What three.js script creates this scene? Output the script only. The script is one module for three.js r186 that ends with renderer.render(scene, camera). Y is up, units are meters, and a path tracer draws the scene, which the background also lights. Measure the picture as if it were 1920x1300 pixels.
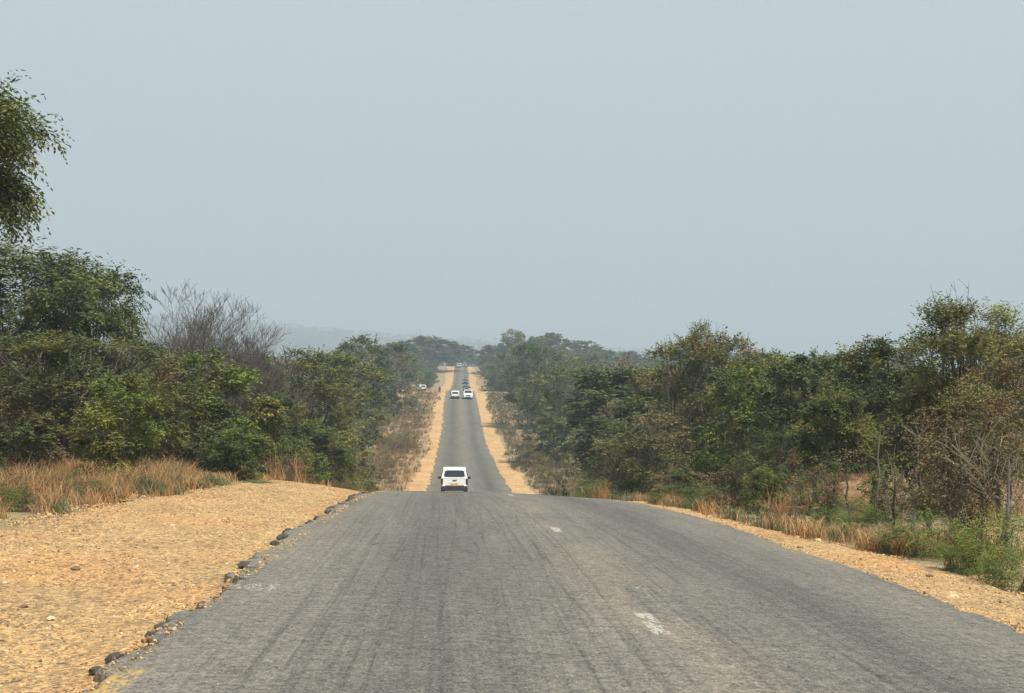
import * as THREE from 'three';
import { mergeGeometries } from 'three/addons/utils/BufferGeometryUtils.js';
import { RoundedBoxGeometry } from 'three/addons/geometries/RoundedBoxGeometry.js';
import { MarchingCubes } from 'three/addons/objects/MarchingCubes.js';

// ---------------------------------------------------------------- camera, sky, sun, exposure
const scene = new THREE.Scene();
const EYE = 1.44;                                   // eye height over the road, metres; the road runs along -z
const camera = new THREE.PerspectiveCamera(2 * Math.atan(650 / 2400) * 180 / Math.PI, 1920 / 1300, 0.5, 9000);
camera.position.set(0, EYE, 0);
camera.rotation.order = 'YXZ';
camera.rotation.set(Math.atan(50 / 2400), -Math.atan(106.6 / 2400), 0.02126);
scene.add(camera);

const renderer = new THREE.WebGLRenderer({ antialias: true });
renderer.toneMapping = THREE.LinearToneMapping;
renderer.toneMappingExposure = 1.22;
renderer.shadowMap.enabled = true;

{ // pale, smoke-hazed dry-season sky: even, slightly bluer with height
  const W = 256, H = 128, data = new Float32Array(W * H * 4);
  for (let j = 0; j < H; j++) {
    const el = ((j + 0.5) / H - 0.5) * Math.PI, t = Math.max(0, Math.sin(el));
    const k = Math.min(1, t / 0.32), q = Math.min(1, Math.max(0, (t - 0.32) / 0.68));
    const c = [0.436 + 0.016 * k - 0.03 * q, 0.483 + 0.052 * k, 0.496 + 0.082 * k + 0.05 * q];
    for (let i = 0; i < W; i++) data.set([c[0], c[1], c[2], 1], (j * W + i) * 4);
  }
  const sky = new THREE.DataTexture(data, W, H, THREE.RGBAFormat, THREE.FloatType);
  sky.mapping = THREE.EquirectangularReflectionMapping; sky.magFilter = THREE.LinearFilter; sky.needsUpdate = true;
  scene.background = sky; scene.environment = sky;
}
const sun = new THREE.DirectionalLight(new THREE.Color().setRGB(1, 0.93, 0.80), 5.0);
sun.position.set(52, 146, 14); sun.target.position.set(0, -4, -60);
sun.castShadow = true; sun.shadow.radius = 2.5; sun.shadow.mapSize.set(4096, 4096);
Object.assign(sun.shadow.camera, { left: -150, right: 150, top: 150, bottom: -150, near: 1, far: 600 });
scene.add(sun, sun.target);
scene.fog = new THREE.FogExp2(new THREE.Color().setRGB(0.74, 0.87, 0.95), 0.00074);

// ---------------------------------------------------------------- helpers
function rng(seed) { let a = seed >>> 0; return () => { a = (a + 0x6D2B79F5) | 0; let t = Math.imul(a ^ (a >>> 15), 1 | a); t = (t + Math.imul(t ^ (t >>> 7), 61 | t)) ^ t; return ((t ^ (t >>> 14)) >>> 0) / 4294967296; }; }
const hash = (x, y) => { let h = Math.imul(x | 0, 374761393) + Math.imul(y | 0, 668265263) | 0; h = Math.imul(h ^ (h >>> 13), 1274126177); return ((h ^ (h >>> 16)) >>> 0) / 4294967296; };
function vn(x, y) { const ix = Math.floor(x), iy = Math.floor(y), fx = x - ix, fy = y - iy, u = fx * fx * (3 - 2 * fx), v = fy * fy * (3 - 2 * fy); const a = hash(ix, iy), b = hash(ix + 1, iy), c = hash(ix, iy + 1), d = hash(ix + 1, iy + 1); return a + (b - a) * u + (c - a) * v + (a - b - c + d) * u * v; }
const fbm = (x, y, o = 3) => { let s = 0, a = 0.5, n = 0; for (let i = 0; i < o; i++) { s += a * vn(x, y); n += a; x = x * 2.03 + 17.1; y = y * 2.03 + 5.7; a *= 0.5; } return s / n; };
const clamp = (x, a = 0, b = 1) => Math.min(b, Math.max(a, x)), sst = (a, b, x) => { const t = clamp((x - a) / (b - a)); return t * t * (3 - 2 * t); }, mix = (a, b, t) => a + (b - a) * t;
const C = (r, g, b) => new THREE.Color().setRGB(r, g, b);
const taken = {};
const numbered = (n) => { const k = taken[n] = (taken[n] ?? -1) + 1; return k ? `${n}_${String(k).padStart(3, '0')}` : n; };
function shadows(o) { o.traverse((m) => { if (m.isMesh) { m.castShadow = true; m.receiveShadow = true; } }); return o; }
function add(o, name, label, category, group, kind) { o.name = numbered(name); Object.assign(o.userData, { label, category }); if (group) o.userData.group = group; if (kind) o.userData.kind = kind; scene.add(shadows(o)); return o; }
function struct(o, name, label) { o.name = numbered(name); o.userData.kind = 'structure'; o.userData.label = label; scene.add(shadows(o)); return o; }
function part(parent, name, geo, mat, label) { const m = new THREE.Mesh(geo, mat); m.name = name; if (label) m.userData.label = label; parent.add(m); return m; }
function std(r, g, b, rough = 0.9, extra = {}) { return new THREE.MeshStandardMaterial({ color: C(r, g, b), roughness: rough, ...extra }); }
function dataTex(w, h, f, srgb, repeat = true) { // f(i, j) -> [r, g, b] linear 0..1 (stored as sRGB when srgb)
  const d = new Uint8Array(w * h * 4), enc = (x) => { x = clamp(x); return 255 * (x <= 0.0031308 ? x * 12.92 : 1.055 * Math.pow(x, 1 / 2.4) - 0.055); };
  const lut = new Uint8Array(4096); for (let i = 0; i < 4096; i++) lut[i] = srgb ? enc(i / 4095) : 255 * i / 4095;
  const q = (x) => lut[x <= 0 ? 0 : x >= 1 ? 4095 : (x * 4095) | 0];
  for (let j = 0, k = 0; j < h; j++) for (let i = 0; i < w; i++, k += 4) { const c = f(i, j); d[k] = q(c[0]); d[k + 1] = q(c[1]); d[k + 2] = q(c[2]); d[k + 3] = 255; }
  const t = new THREE.DataTexture(d, w, h); if (srgb) t.colorSpace = THREE.SRGBColorSpace; if (repeat) t.wrapS = t.wrapT = THREE.RepeatWrapping; t.magFilter = THREE.LinearFilter; t.minFilter = THREE.LinearMipmapLinearFilter; t.generateMipmaps = true; t.needsUpdate = true; return t;
}
// ---------------------------------------------------------------- lie of the land (s = metres ahead of the eye, X = metres to the right)
const KNOTS = [[0, -1.44], [10, -1.81], [20, -2.26], [28, -2.73], [35, -3.26], [48, -4.55], [60, -5.8], [75, -7.3], [86, -8.27], [97, -8.74], [119, -9.2], [138, -9.32], [160, -9.38], [181, -9.12], [214, -7.31], [240, -5.9], [266, -4.66], [288, -4.2], [305, -4.55], [335, -4.75], [390, -3.75], [440, -1.3], [500, 1.7], [535, 2.5], [600, 2.0], [720, -2], [950, -11], [1300, -18], [1900, -16], [2600, -5], [6000, 10]].map(([s, y]) => [s, y + EYE]);
function prof(s) {
  if (s <= 0) return 0.037 * -s;
  if (s < 35) return -0.03719 * s - 0.00053 * Math.max(0, s - 8) ** 2 - 0.00002 * Math.max(0, s - 15) ** 3;
  let i = 1; while (i < KNOTS.length - 2 && KNOTS[i + 1][0] < s) i++;
  const [x0, y0] = KNOTS[i], [x1, y1] = KNOTS[i + 1], [xa, ya] = KNOTS[i - 1], [xb, yb] = KNOTS[Math.min(KNOTS.length - 1, i + 2)];
  const h = x1 - x0, m0 = (y1 - ya) / (x1 - xa) * h, m1 = i + 2 < KNOTS.length ? (yb - y0) / (xb - x0) * h : y1 - y0, t = clamp((s - x0) / h), t2 = t * t, t3 = t2 * t;
  return (2 * t3 - 3 * t2 + 1) * y0 + (t3 - 2 * t2 + t) * m0 + (-2 * t3 + 3 * t2) * y1 + (t3 - t2) * m1;
}
const cen = (s) => 1.47 + mix(0, -0.12, sst(40, 95, s)) + sst(250, 520, s) * 1.2 + Math.max(0, Math.min(s, 580) - 515) ** 2 * 0.009;
const halfL = (s) => mix(3.41, 3.1, sst(40, 95, s)) - sst(275, 380, s) * 0.55, halfR = (s) => mix(3.18, 3.1, sst(40, 95, s)) - sst(275, 380, s) * 0.55;
function roadY(X, s) { const l = X - cen(s), far = sst(38, 80, s); return prof(s) + (l < 0 ? mix(0.001, 0.012, far) * l : -mix(0.0496, 0.012, far) * l) - 0.0012 * Math.exp(-(((l + 1.7) / 0.5) ** 2)); }
const RIDGE = [[-2600, 170], [-1500, 150], [-700, 104], [-362, 90], [-232, 81], [-100, 68], [28, 60], [375, 54], [900, 44], [2600, 60]];
const ridge = (x) => { let i = 0; while (i < RIDGE.length - 2 && RIDGE[i + 1][0] < x) i++; const [a, p] = RIDGE[i], [b, q] = RIDGE[i + 1]; return mix(p, q, clamp((x - a) / (b - a))); };
function groundY(X, s) {
  const eL = cen(s) - halfL(s), eR = cen(s) + halfR(s), d = X < eL ? eL - X : X > eR ? X - eR : 0;
  if (d === 0) return roadY(X, s) - 0.3 * sst(0, 0.5, Math.min(X - eL, eR - X)) - 0.06;
  const left = X < eL, edge = roadY(left ? eL : eR, s) - 0.06, near = sst(0.2, 4, d);
  let y = edge + (fbm(X * 0.21 + 40, s * 0.21, 3) - 0.5) * 0.34 * near + (fbm(X * 1.3, s * 1.3 + 9, 2) - 0.5) * 0.05 * sst(0.1, 0.8, d);
  if (left && s < 60) y -= 0.05 * (1 - sst(0.3, 1.6, d)) * (1 - sst(45, 60, s));
  if (left) y += 0.24 * Math.exp(-(((s - 30) / 6) ** 2)) * sst(0.2, 1.8, d);
  else y -= 0.05 * Math.min(d, 1.6) * (1 - sst(40, 80, s));
  y += sst(5, 16, d) * (left ? 0 : 1.5) * Math.exp(-(((s - 52) / 20) ** 2));
  y += (fbm(X * 0.012 + 3, s * 0.012 + 8, 3) - 0.5) * 7 * sst(25, 160, d) * sst(60, 140, s);
  if (s > 1500) y += sst(1650, 2600, s) * (ridge(X * 2600 / Math.max(2600, s)) + (fbm(X * 0.006, s * 0.004, 4) - 0.5) * 30);
  return y;
}
// pixel of the 1920 x 1300 photograph + distance ahead -> place
const ROLL = 0.02126;
function at(px, py, s) { const dx = px - 960, dy = py - 650, c = Math.cos(ROLL), n = Math.sin(ROLL); return { X: (960 + dx * c + dy * n - 853.4) * s / 2400, Y: EYE - (650 - dx * n + dy * c - 700) * s / 2400 }; }
function pixelOf(X, Y, s) { const u = 853.4 + 2400 * X / s - 960, v = 700 - 2400 * (Y - EYE) / s - 650, c = Math.cos(ROLL), n = Math.sin(ROLL); return [960 + u * c - v * n, 650 + u * n + v * c]; }

function sheet(xs, ss, yf, uvf, colf) {
  const nx = xs.length, ns = ss.length, P = new Float32Array(nx * ns * 3), U = new Float32Array(nx * ns * 2), K = colf ? new Float32Array(nx * ns * 3) : null, I = [];
  for (let j = 0, k = 0; j < ns; j++) for (let i = 0; i < nx; i++, k++) {
    const s = ss[j], X = typeof xs[i] === 'function' ? xs[i](s) : xs[i];
    P[k * 3] = X; P[k * 3 + 1] = yf(X, s, i, j); P[k * 3 + 2] = -s;
    const [u, v] = uvf(X, s); U[k * 2] = u; U[k * 2 + 1] = v;
    if (K) K.set(colf(X, s), k * 3);
    if (i < nx - 1 && j < ns - 1) I.push(k, k + 1, k + nx, k + 1, k + nx + 1, k + nx);
  }
  const g = new THREE.BufferGeometry();
  g.setAttribute('position', new THREE.BufferAttribute(P, 3)); g.setAttribute('uv', new THREE.BufferAttribute(U, 2)); if (K) g.setAttribute('color', new THREE.BufferAttribute(K, 3));
  g.setIndex(I); g.computeVertexNormals(); return g;
}
function range(stops) { const out = []; for (let k = 0; k < stops.length - 1; k++) { const [a, st] = stops[k], b = stops[k + 1][0]; const n = Math.max(1, Math.round((b - a) / st)); for (let i = 0; i < n; i++) out.push(a + (b - a) * i / n); } out.push(stops[stops.length - 1][0]); return out; }

// ---------------------------------------------------------------- ground
const soilTex = dataTex(1024, 1024, (i, j) => { // 6 m of dry earth with straw and litter
  const x = i / 1024, y = j / 1024, per = (n, ox) => { const a = fbm(x * n + ox, y * n, 3), b = fbm((x - 1) * n + ox, y * n, 3), c = fbm(x * n + ox, (y - 1) * n, 3), d = fbm((x - 1) * n + ox, (y - 1) * n, 3); return mix(mix(a, b, x), mix(c, d, x), y); };
  const g = per(160, 3) - 0.5, m = per(14, 50) - 0.5, st = Math.max(0, vn(i * 0.35, j * 0.06) - 0.72) * 1.6;
  const k = 1 + g * 1.1 + m * 0.9;
  return [0.27 * k + st * 0.22, 0.195 * k + st * 0.155, 0.112 * k + st * 0.07];
}, true);
const soilMat = new THREE.MeshStandardMaterial({ map: soilTex, roughness: 1, vertexColors: true });
{
  const xs = range([[-3200, 160], [-1200, 60], [-400, 20], [-120, 6], [-40, 1.5], [-14, 0.4], [-1.9, 0.6], [4.6, 0.4], [14, 1.2], [40, 6], [120, 20], [400, 60], [1200, 160], [3200, 1]]);
  const ss = range([[-60, 6], [0, 0.8], [40, 1.5], [100, 3], [300, 6], [620, 20], [1500, 45], [2800, 120], [6000, 1]]);
  const g = sheet(xs, ss, groundY, (X, s) => [X / 6, s / 6], (X, s) => {
    const wood = sst(700, 1100, s), n = fbm(X * 0.09 + 7, s * 0.09, 3), gr = sst(0.48, 0.7, n) * 0.7;
    return [mix(mix(1.05, 0.72, gr), 0.14, wood), mix(mix(1.0, 0.86, gr), 0.25, wood), mix(mix(0.95, 0.7, gr), 0.28, wood)];
  });
  struct(new THREE.Mesh(g, soilMat), 'ground', 'dry tan earth and distant wooded hills');
}
// ---------------------------------------------------------------- gravel shoulders and side track
const dirtCol = (x, y) => { // tan laterite gravel: clods, chips, dark crumbs, shade between clods painted into the colour
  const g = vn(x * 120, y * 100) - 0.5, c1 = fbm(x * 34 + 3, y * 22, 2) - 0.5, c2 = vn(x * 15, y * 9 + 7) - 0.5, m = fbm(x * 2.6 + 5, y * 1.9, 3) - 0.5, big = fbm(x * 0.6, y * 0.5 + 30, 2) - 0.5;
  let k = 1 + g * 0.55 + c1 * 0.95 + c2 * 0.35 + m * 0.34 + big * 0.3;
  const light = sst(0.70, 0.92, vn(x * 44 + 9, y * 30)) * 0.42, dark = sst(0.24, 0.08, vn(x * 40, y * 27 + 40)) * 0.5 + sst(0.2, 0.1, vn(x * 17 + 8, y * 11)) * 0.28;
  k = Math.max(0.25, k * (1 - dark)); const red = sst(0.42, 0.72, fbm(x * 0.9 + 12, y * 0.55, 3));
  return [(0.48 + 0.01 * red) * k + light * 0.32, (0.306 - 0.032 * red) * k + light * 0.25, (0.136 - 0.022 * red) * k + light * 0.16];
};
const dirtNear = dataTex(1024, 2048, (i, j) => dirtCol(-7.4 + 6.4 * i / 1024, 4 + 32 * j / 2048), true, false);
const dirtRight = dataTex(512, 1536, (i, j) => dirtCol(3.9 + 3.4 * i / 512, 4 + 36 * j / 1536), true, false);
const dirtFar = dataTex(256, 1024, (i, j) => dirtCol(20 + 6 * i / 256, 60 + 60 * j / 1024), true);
const gravelBump = dataTex(512, 512, (i, j) => { const v = (vn(i * 0.22 % 113, j * 0.22) + vn(i * 0.5, j * 0.5) * 0.6 + vn(i * 0.09, j * 0.09)) / 2.6; return [v, v, v]; }, false);
const bumpA = gravelBump.clone(); bumpA.repeat.set(3, 15); bumpA.needsUpdate = true;
const bumpB = gravelBump.clone(); bumpB.repeat.set(1.6, 17); bumpB.needsUpdate = true;
const outL = (s) => -mix(6.1, 5.3, sst(17, 27, s)) - 0.55 * (fbm(s * 0.5, 3, 3) - 0.5) * 2 + sst(40, 90, s) * (1.9 + (fbm(s * 0.06, 28, 3) - 0.5) * 1.6);
const outR = (s) => mix(mix(6.35, 5.35, sst(13, 24, s)), 6.1, sst(40, 90, s)) + sst(230, 262, s) * 1.0 + (fbm(s * 0.7, 8, 3) - 0.5) * 0.7 + (fbm(s * 0.07, 18, 3) - 0.5) * 2.6 * sst(40, 90, s);
function shoulder(inner, outer, s0, s1, step, n, mat, uvf, label) {
  const xs = []; for (let i = 0; i <= n; i++) xs.push((s) => mix(inner(s), outer(s), i / n));
  const g = sheet(xs, range([[s0, step], [s1, 1]]), (X, s, i) => {
    const t = Math.abs(X - inner(s)) / Math.abs(outer(s) - inner(s)), base = groundY(X, s), rut = (fbm(X * 2.2 + 30, s * 0.55, 3) - 0.5) * 0.07 + (vn(X * 9, s * 9) - 0.5) * 0.016;
    const e = X < 1.4 ? cen(s) - halfL(s) : cen(s) + halfR(s), out = Math.abs(X - e) * ((X < e) === (X < 1.4) ? 1 : -1);
    return (out < 0.05 ? roadY(X, s) - (X < 1.4 && s < 50 ? 0.085 : 0.05) - 0.03 * vn(s * 1.1, 5) : base + 0.02) + rut * sst(-0.2, 0.5, out) + 0.02 - sst(0.86, 1, t) * 0.12;
  }, uvf);
  if (inner(s0) > outer(s0)) { const I = g.index.array; for (let k = 0; k < I.length; k += 3) { const q = I[k]; I[k] = I[k + 1]; I[k + 1] = q; } g.computeVertexNormals(); }
  return struct(new THREE.Mesh(g, mat), 'shoulder', label);
}
const inL = (s) => cen(s) - halfL(s) + 0.75, inR = (s) => cen(s) + halfR(s) - 0.5;
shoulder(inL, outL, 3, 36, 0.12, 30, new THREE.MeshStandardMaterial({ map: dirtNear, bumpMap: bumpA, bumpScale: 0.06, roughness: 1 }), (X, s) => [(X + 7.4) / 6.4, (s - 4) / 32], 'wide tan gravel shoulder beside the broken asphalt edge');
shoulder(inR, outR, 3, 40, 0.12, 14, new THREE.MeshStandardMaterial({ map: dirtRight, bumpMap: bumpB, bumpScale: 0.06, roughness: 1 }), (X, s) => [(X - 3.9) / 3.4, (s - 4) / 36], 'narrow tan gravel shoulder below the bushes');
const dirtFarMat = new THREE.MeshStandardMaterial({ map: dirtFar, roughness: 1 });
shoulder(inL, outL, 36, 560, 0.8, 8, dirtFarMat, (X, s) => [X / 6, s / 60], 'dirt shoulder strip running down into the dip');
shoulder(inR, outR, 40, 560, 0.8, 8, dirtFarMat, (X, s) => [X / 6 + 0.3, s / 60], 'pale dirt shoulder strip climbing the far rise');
for (const side of [-1, 1]) {
  const e = side < 0 ? (s) => cen(s) - halfL(s) + 0.3 : (s) => cen(s) + halfR(s) - 0.3, xs = [];
  for (let i = 0; i <= 24; i++) xs.push(side < 0 ? -46 + (46 - 1.4) * i / 24 : 4.3 + 32 * i / 24);
  const g = sheet(xs, range([[277, 0.7], [284, 1]]), (X, s) => ((X < e(s)) === (side < 0) ? groundY(X, s) : roadY(X, s) - 0.08) + 0.07 + 0.03 * vn(X, s), (X, s) => [X / 6, s / 60]);
  struct(new THREE.Mesh(g, dirtFarMat), 'side_track', side < 0 ? 'dirt track joining the road by the standing person' : 'dirt track leaving the road between the trees');
}
// ---------------------------------------------------------------- asphalt road
const CRACKS = [[1.0, 7, 30, 0.016, 0.5], [1.27, 8.5, 26, 0.014, 0.5], [2.15, 9, 34, 0.014, 0.45], [2.75, 7, 22, 0.012, 0.3], [-0.55, 5, 15, 0.016, 0.4], [-0.95, 6.5, 12, 0.012, 0.35], [0.1, 18, 34, 0.014, 0.4], [3.75, 9, 30, 0.02, 0.3], [-1.1, 13, 26, 0.014, 0.3], [0.62, 6, 19, 0.01, 0.35]];
const SHORT = [[0.1, 14.6, 0.3, 13.9, 0.012, 0.6], [0.28, 15.5, 0.32, 14.4, 0.01, 0.5], [-0.9, 14.9, -0.86, 15.2, 0.02, 0.8], [2.2, 20.2, 2.6, 20.25, 0.014, 0.5], [0.3, 11.9, 1.0, 11.85, 0.01, 0.4], [-0.2, 8.1, 0.9, 7.9, 0.02, 0.35], [1.1, 10.6, 2.1, 10.55, 0.01, 0.35], [0.6, 13.6, 1.3, 13.65, 0.01, 0.4]];
let rowS = NaN, rowC = 0, rowL = 0, rowR = 0, rowCracks = [], rowShort = [];
function asphalt(X, s, fine) {
  if (s !== rowS) { // what is the same all across one row
    rowS = s; rowC = cen(s); rowL = rowC - halfL(s); rowR = rowC + halfR(s);
    rowCracks = s > 40 ? [] : CRACKS.filter(([, a, e]) => s > a && s < e).map(([cx, , , w, p]) => [cx + (vn(s * 0.33, cx * 10) - 0.5) * 0.10 + (vn(s * 3.1, cx) - 0.5) * 0.016, w * (0.35 + 0.8 * vn(s * 3, cx * 7)), p * sst(0.2, 0.5, vn(s * 0.55, cx * 31 + 5)) * (0.55 + 0.45 * vn(s * 14, cx * 3))]);
    rowShort = s > 40 ? [] : SHORT.filter(([, a, , b]) => s > Math.min(a, b) - 0.1 && s < Math.max(a, b) + 0.1);
  }
  const l = X - rowC;
  let v = 0.127;
  v *= 1 - 0.32 * Math.exp(-(((l - 1.55) / 0.55) ** 2)) * (0.75 + 0.5 * vn(X * 2, s * 0.2)) - 0.30 * Math.exp(-(((l + 1.5) / 0.7) ** 2)) * (0.7 + 0.6 * vn(X * 2 + 9, s * 0.15));
  v *= 1 + 0.34 * (fbm(X * 1.5, s * 0.35, 4) - 0.5) + 0.2 * (fbm(X * 9, s * 0.8, 2) - 0.5);
  const xs = X + 0.012 * s + 0.05 * vn(s * 0.11, 4), st1 = vn(xs * 32, s * 0.13), st2 = vn((X - 0.016 * s) * 44 + 7, s * 0.11 + 3); // tyre streaks drawn out along the lanes
  v *= 1 - 0.24 * sst(0.66, 0.95, st1) - 0.18 * sst(0.68, 0.95, st2) + 0.10 * sst(0.3, 0.1, st1);
  let r = v * 1.08, g = v * 0.99, b = v * 0.81;
  const dust = sst(0.32, 0.62, fbm(X * 1.7 + 3, s * 0.5, 3)) * (Math.exp(-(((l - 0.02) / 0.34) ** 2)) * 0.6 + sst(0.75, 0, Math.min(X - rowL, rowR - X)) * 0.55);
  r = mix(r, 0.235, dust * 0.7); g = mix(g, 0.185, dust * 0.7); b = mix(b, 0.13, dust * 0.7);
  if (fine) {
    const gn = (vn(X * 130, s * 110) - 0.5) * 0.6 + (vn(X * 52, s * 34 + 9) - 0.5) * 0.62 + (vn(X * 13, s * 20) - 0.5) * 0.42, chip = sst(0.86, 0.97, hash(Math.floor(X * 190), Math.floor(s * 120))) * 0.16, pit = sst(0.13, 0.05, vn(X * 70 + 3, s * 52)) * 0.45;
    const k = (1 + gn) * (1 - pit); r = r * k + chip; g = g * k + chip * 0.95; b = b * k + chip * 0.85;
  }
  let dk = 0;
  if (s < 40) {
    for (const [wob, w, p] of rowCracks) { const d = Math.abs(X - wob) / w; if (d < 1.6) dk = Math.max(dk, p * (1 - sst(0.4, 1.6, d))); }
    for (const [x0, s0, x1, s1, w, p] of rowShort) { const ex = x1 - x0, es = s1 - s0, t = clamp(((X - x0) * ex + (s - s0) * es) / (ex * ex + es * es)), d = Math.hypot(X - x0 - ex * t + (vn(s * 7, X * 7) - 0.5) * 0.03, s - s0 - es * t) / w; if (d < 1.5) dk = Math.max(dk, p * (1 - sst(0.4, 1.5, d))); }
  }
  dk *= 0.75; r *= 1 - dk; g *= 1 - dk; b *= 1 - dk;
  // worn paint
  const wear = s > 34 ? 0 : vn(X * 75, s * 24) * 0.5 + vn(X * 30 + 4, s * 9) * 0.3 + vn(X * 9, s * 3) * 0.2;
  let w = 0;
  const dash = (c, wd, a, e, th) => { if (s > a && s < e && Math.abs(X - c) < wd) w = Math.max(w, sst(th, th + 0.3, wear) * sst(wd, wd * 0.7, Math.abs(X - c)) * sst(a, a + 0.12, s) * sst(e, e - 0.12, s)); };
  dash(1.47, 0.075, 8.7, 9.8, 0.30); dash(1.70, 0.06, 5.2, 11.5, 0.60); dash(1.5, 0.06, 5, 6.6, 0.5); dash(1.46, 0.07, 17.3, 18.2, 0.3); dash(1.45, 0.08, 30.5, 32.6, 0.3); dash(-1.62, 0.28, 10.7, 11.25, 0.5);
  r = mix(r, 0.46, w * 0.75); g = mix(g, 0.435, w * 0.75); b = mix(b, 0.38, w * 0.75);
  if (s < 8) { w = 0; dash(-1.78, 0.10, 5, 7.4, 0.36); r = mix(r, 0.50, w * 0.75); g = mix(g, 0.33, w * 0.75); b = mix(b, 0.09, w * 0.75); }
  return [r, g, b];
}
const aspBump = dataTex(512, 512, (i, j) => { const v = vn(i * 0.5, j * 0.5) * 0.6 + vn(i * 0.21, j * 0.21) * 0.4; return [v, v, v]; }, false);
function jag(s, side) { // broken asphalt edge: short angular bites in a nearly straight line
  const lin = (x, y) => { const a = Math.floor(x), f = x - a; return mix(hash(a, y), hash(a + 1, y), f); };
  const n = (vn(s * 0.5, side * 7 + 1) - 0.5) * 0.24 + (lin(s * 2.1, side * 3 + 9) - 0.5) * 0.13 + (lin(s * 7, side * 5) - 0.5) * 0.06, q = lin(s * 1.7, side * 11 + 2), bite = sst(0.60, 0.68, q) * (0.05 + 0.11 * hash(Math.floor(s * 0.85), 77)) + sst(0.7, 0.76, lin(s * 4.4, side * 13)) * 0.06;
  return (n - bite) * (side < 0 ? 1 : 0.55) * (s > 45 ? 1.3 : 1);
}
const road = new THREE.Group();
function asphaltSection(s0, s1, step, map, u0, uw, bump) {
  const inner = 18, ss = range([[s0, step], [s1, 1]]), rows = [];
  const P = [], U = [], I = [], cols = inner + 1 + 4;
  for (const s of ss) {
    const l = cen(s) - halfL(s) - jag(s, -1) - 0.11, r = cen(s) + halfR(s) + jag(s, 1), row = [];
    const cr = 0.012 * vn(s * 9, 3);
    row.push([l - 0.02, roadY(l, s) - 0.26], [l - 0.004, roadY(l, s) - 0.012 - cr]);
    for (let i = 0; i <= inner; i++) { const t = i / inner, X = mix(l + 0.035, r - 0.035, t); row.push([X, roadY(X, s) + (fbm(X * 2, s * 1.1, 2) - 0.5) * 0.012]); }
    row.push([r + 0.004, roadY(r, s) - 0.012 - cr], [r + 0.02, roadY(r, s) - 0.26]);
    for (const [X, y] of row) { P.push(X, y, -s); U.push((X - u0) / uw, (s - s0) / (s1 - s0)); }
  }
  for (let j = 0; j < ss.length - 1; j++) for (let i = 0; i < cols - 1; i++) { const k = j * cols + i; I.push(k, k + 1, k + cols, k + 1, k + cols + 1, k + cols); }
  const g = new THREE.BufferGeometry(); g.setAttribute('position', new THREE.Float32BufferAttribute(P, 3)); g.setAttribute('uv', new THREE.Float32BufferAttribute(U, 2)); g.setIndex(I); g.computeVertexNormals();
  const b = aspBump.clone(); b.repeat.set(uw / 1.4, (s1 - s0) / 1.4); b.needsUpdate = true;
  part(road, 'asphalt', g, new THREE.MeshStandardMaterial({ map, roughness: 0.88, ...(bump ? { bumpMap: b, bumpScale: 0.006 } : {}) }));
}
const atex = (w, h, s0, s1, fine) => dataTex(w, h, (i, j) => asphalt(-2.7 + 8.1 * (i + 0.5) / w, s0 + (s1 - s0) * (j + 0.5) / h, fine), true, false);
asphaltSection(3, 18, 0.045, atex(1408, 2048, 3, 18, true), -2.7, 8.1, true);
asphaltSection(18, 60, 0.09, atex(768, 1536, 18, 60, true), -2.7, 8.1, true);
asphaltSection(60, 580, 1.1, atex(256, 2048, 60, 580, false), -2.7, 8.1, false);
struct(road, 'road', 'worn two-lane asphalt road with ragged edges');
console.log('ground done');

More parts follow.
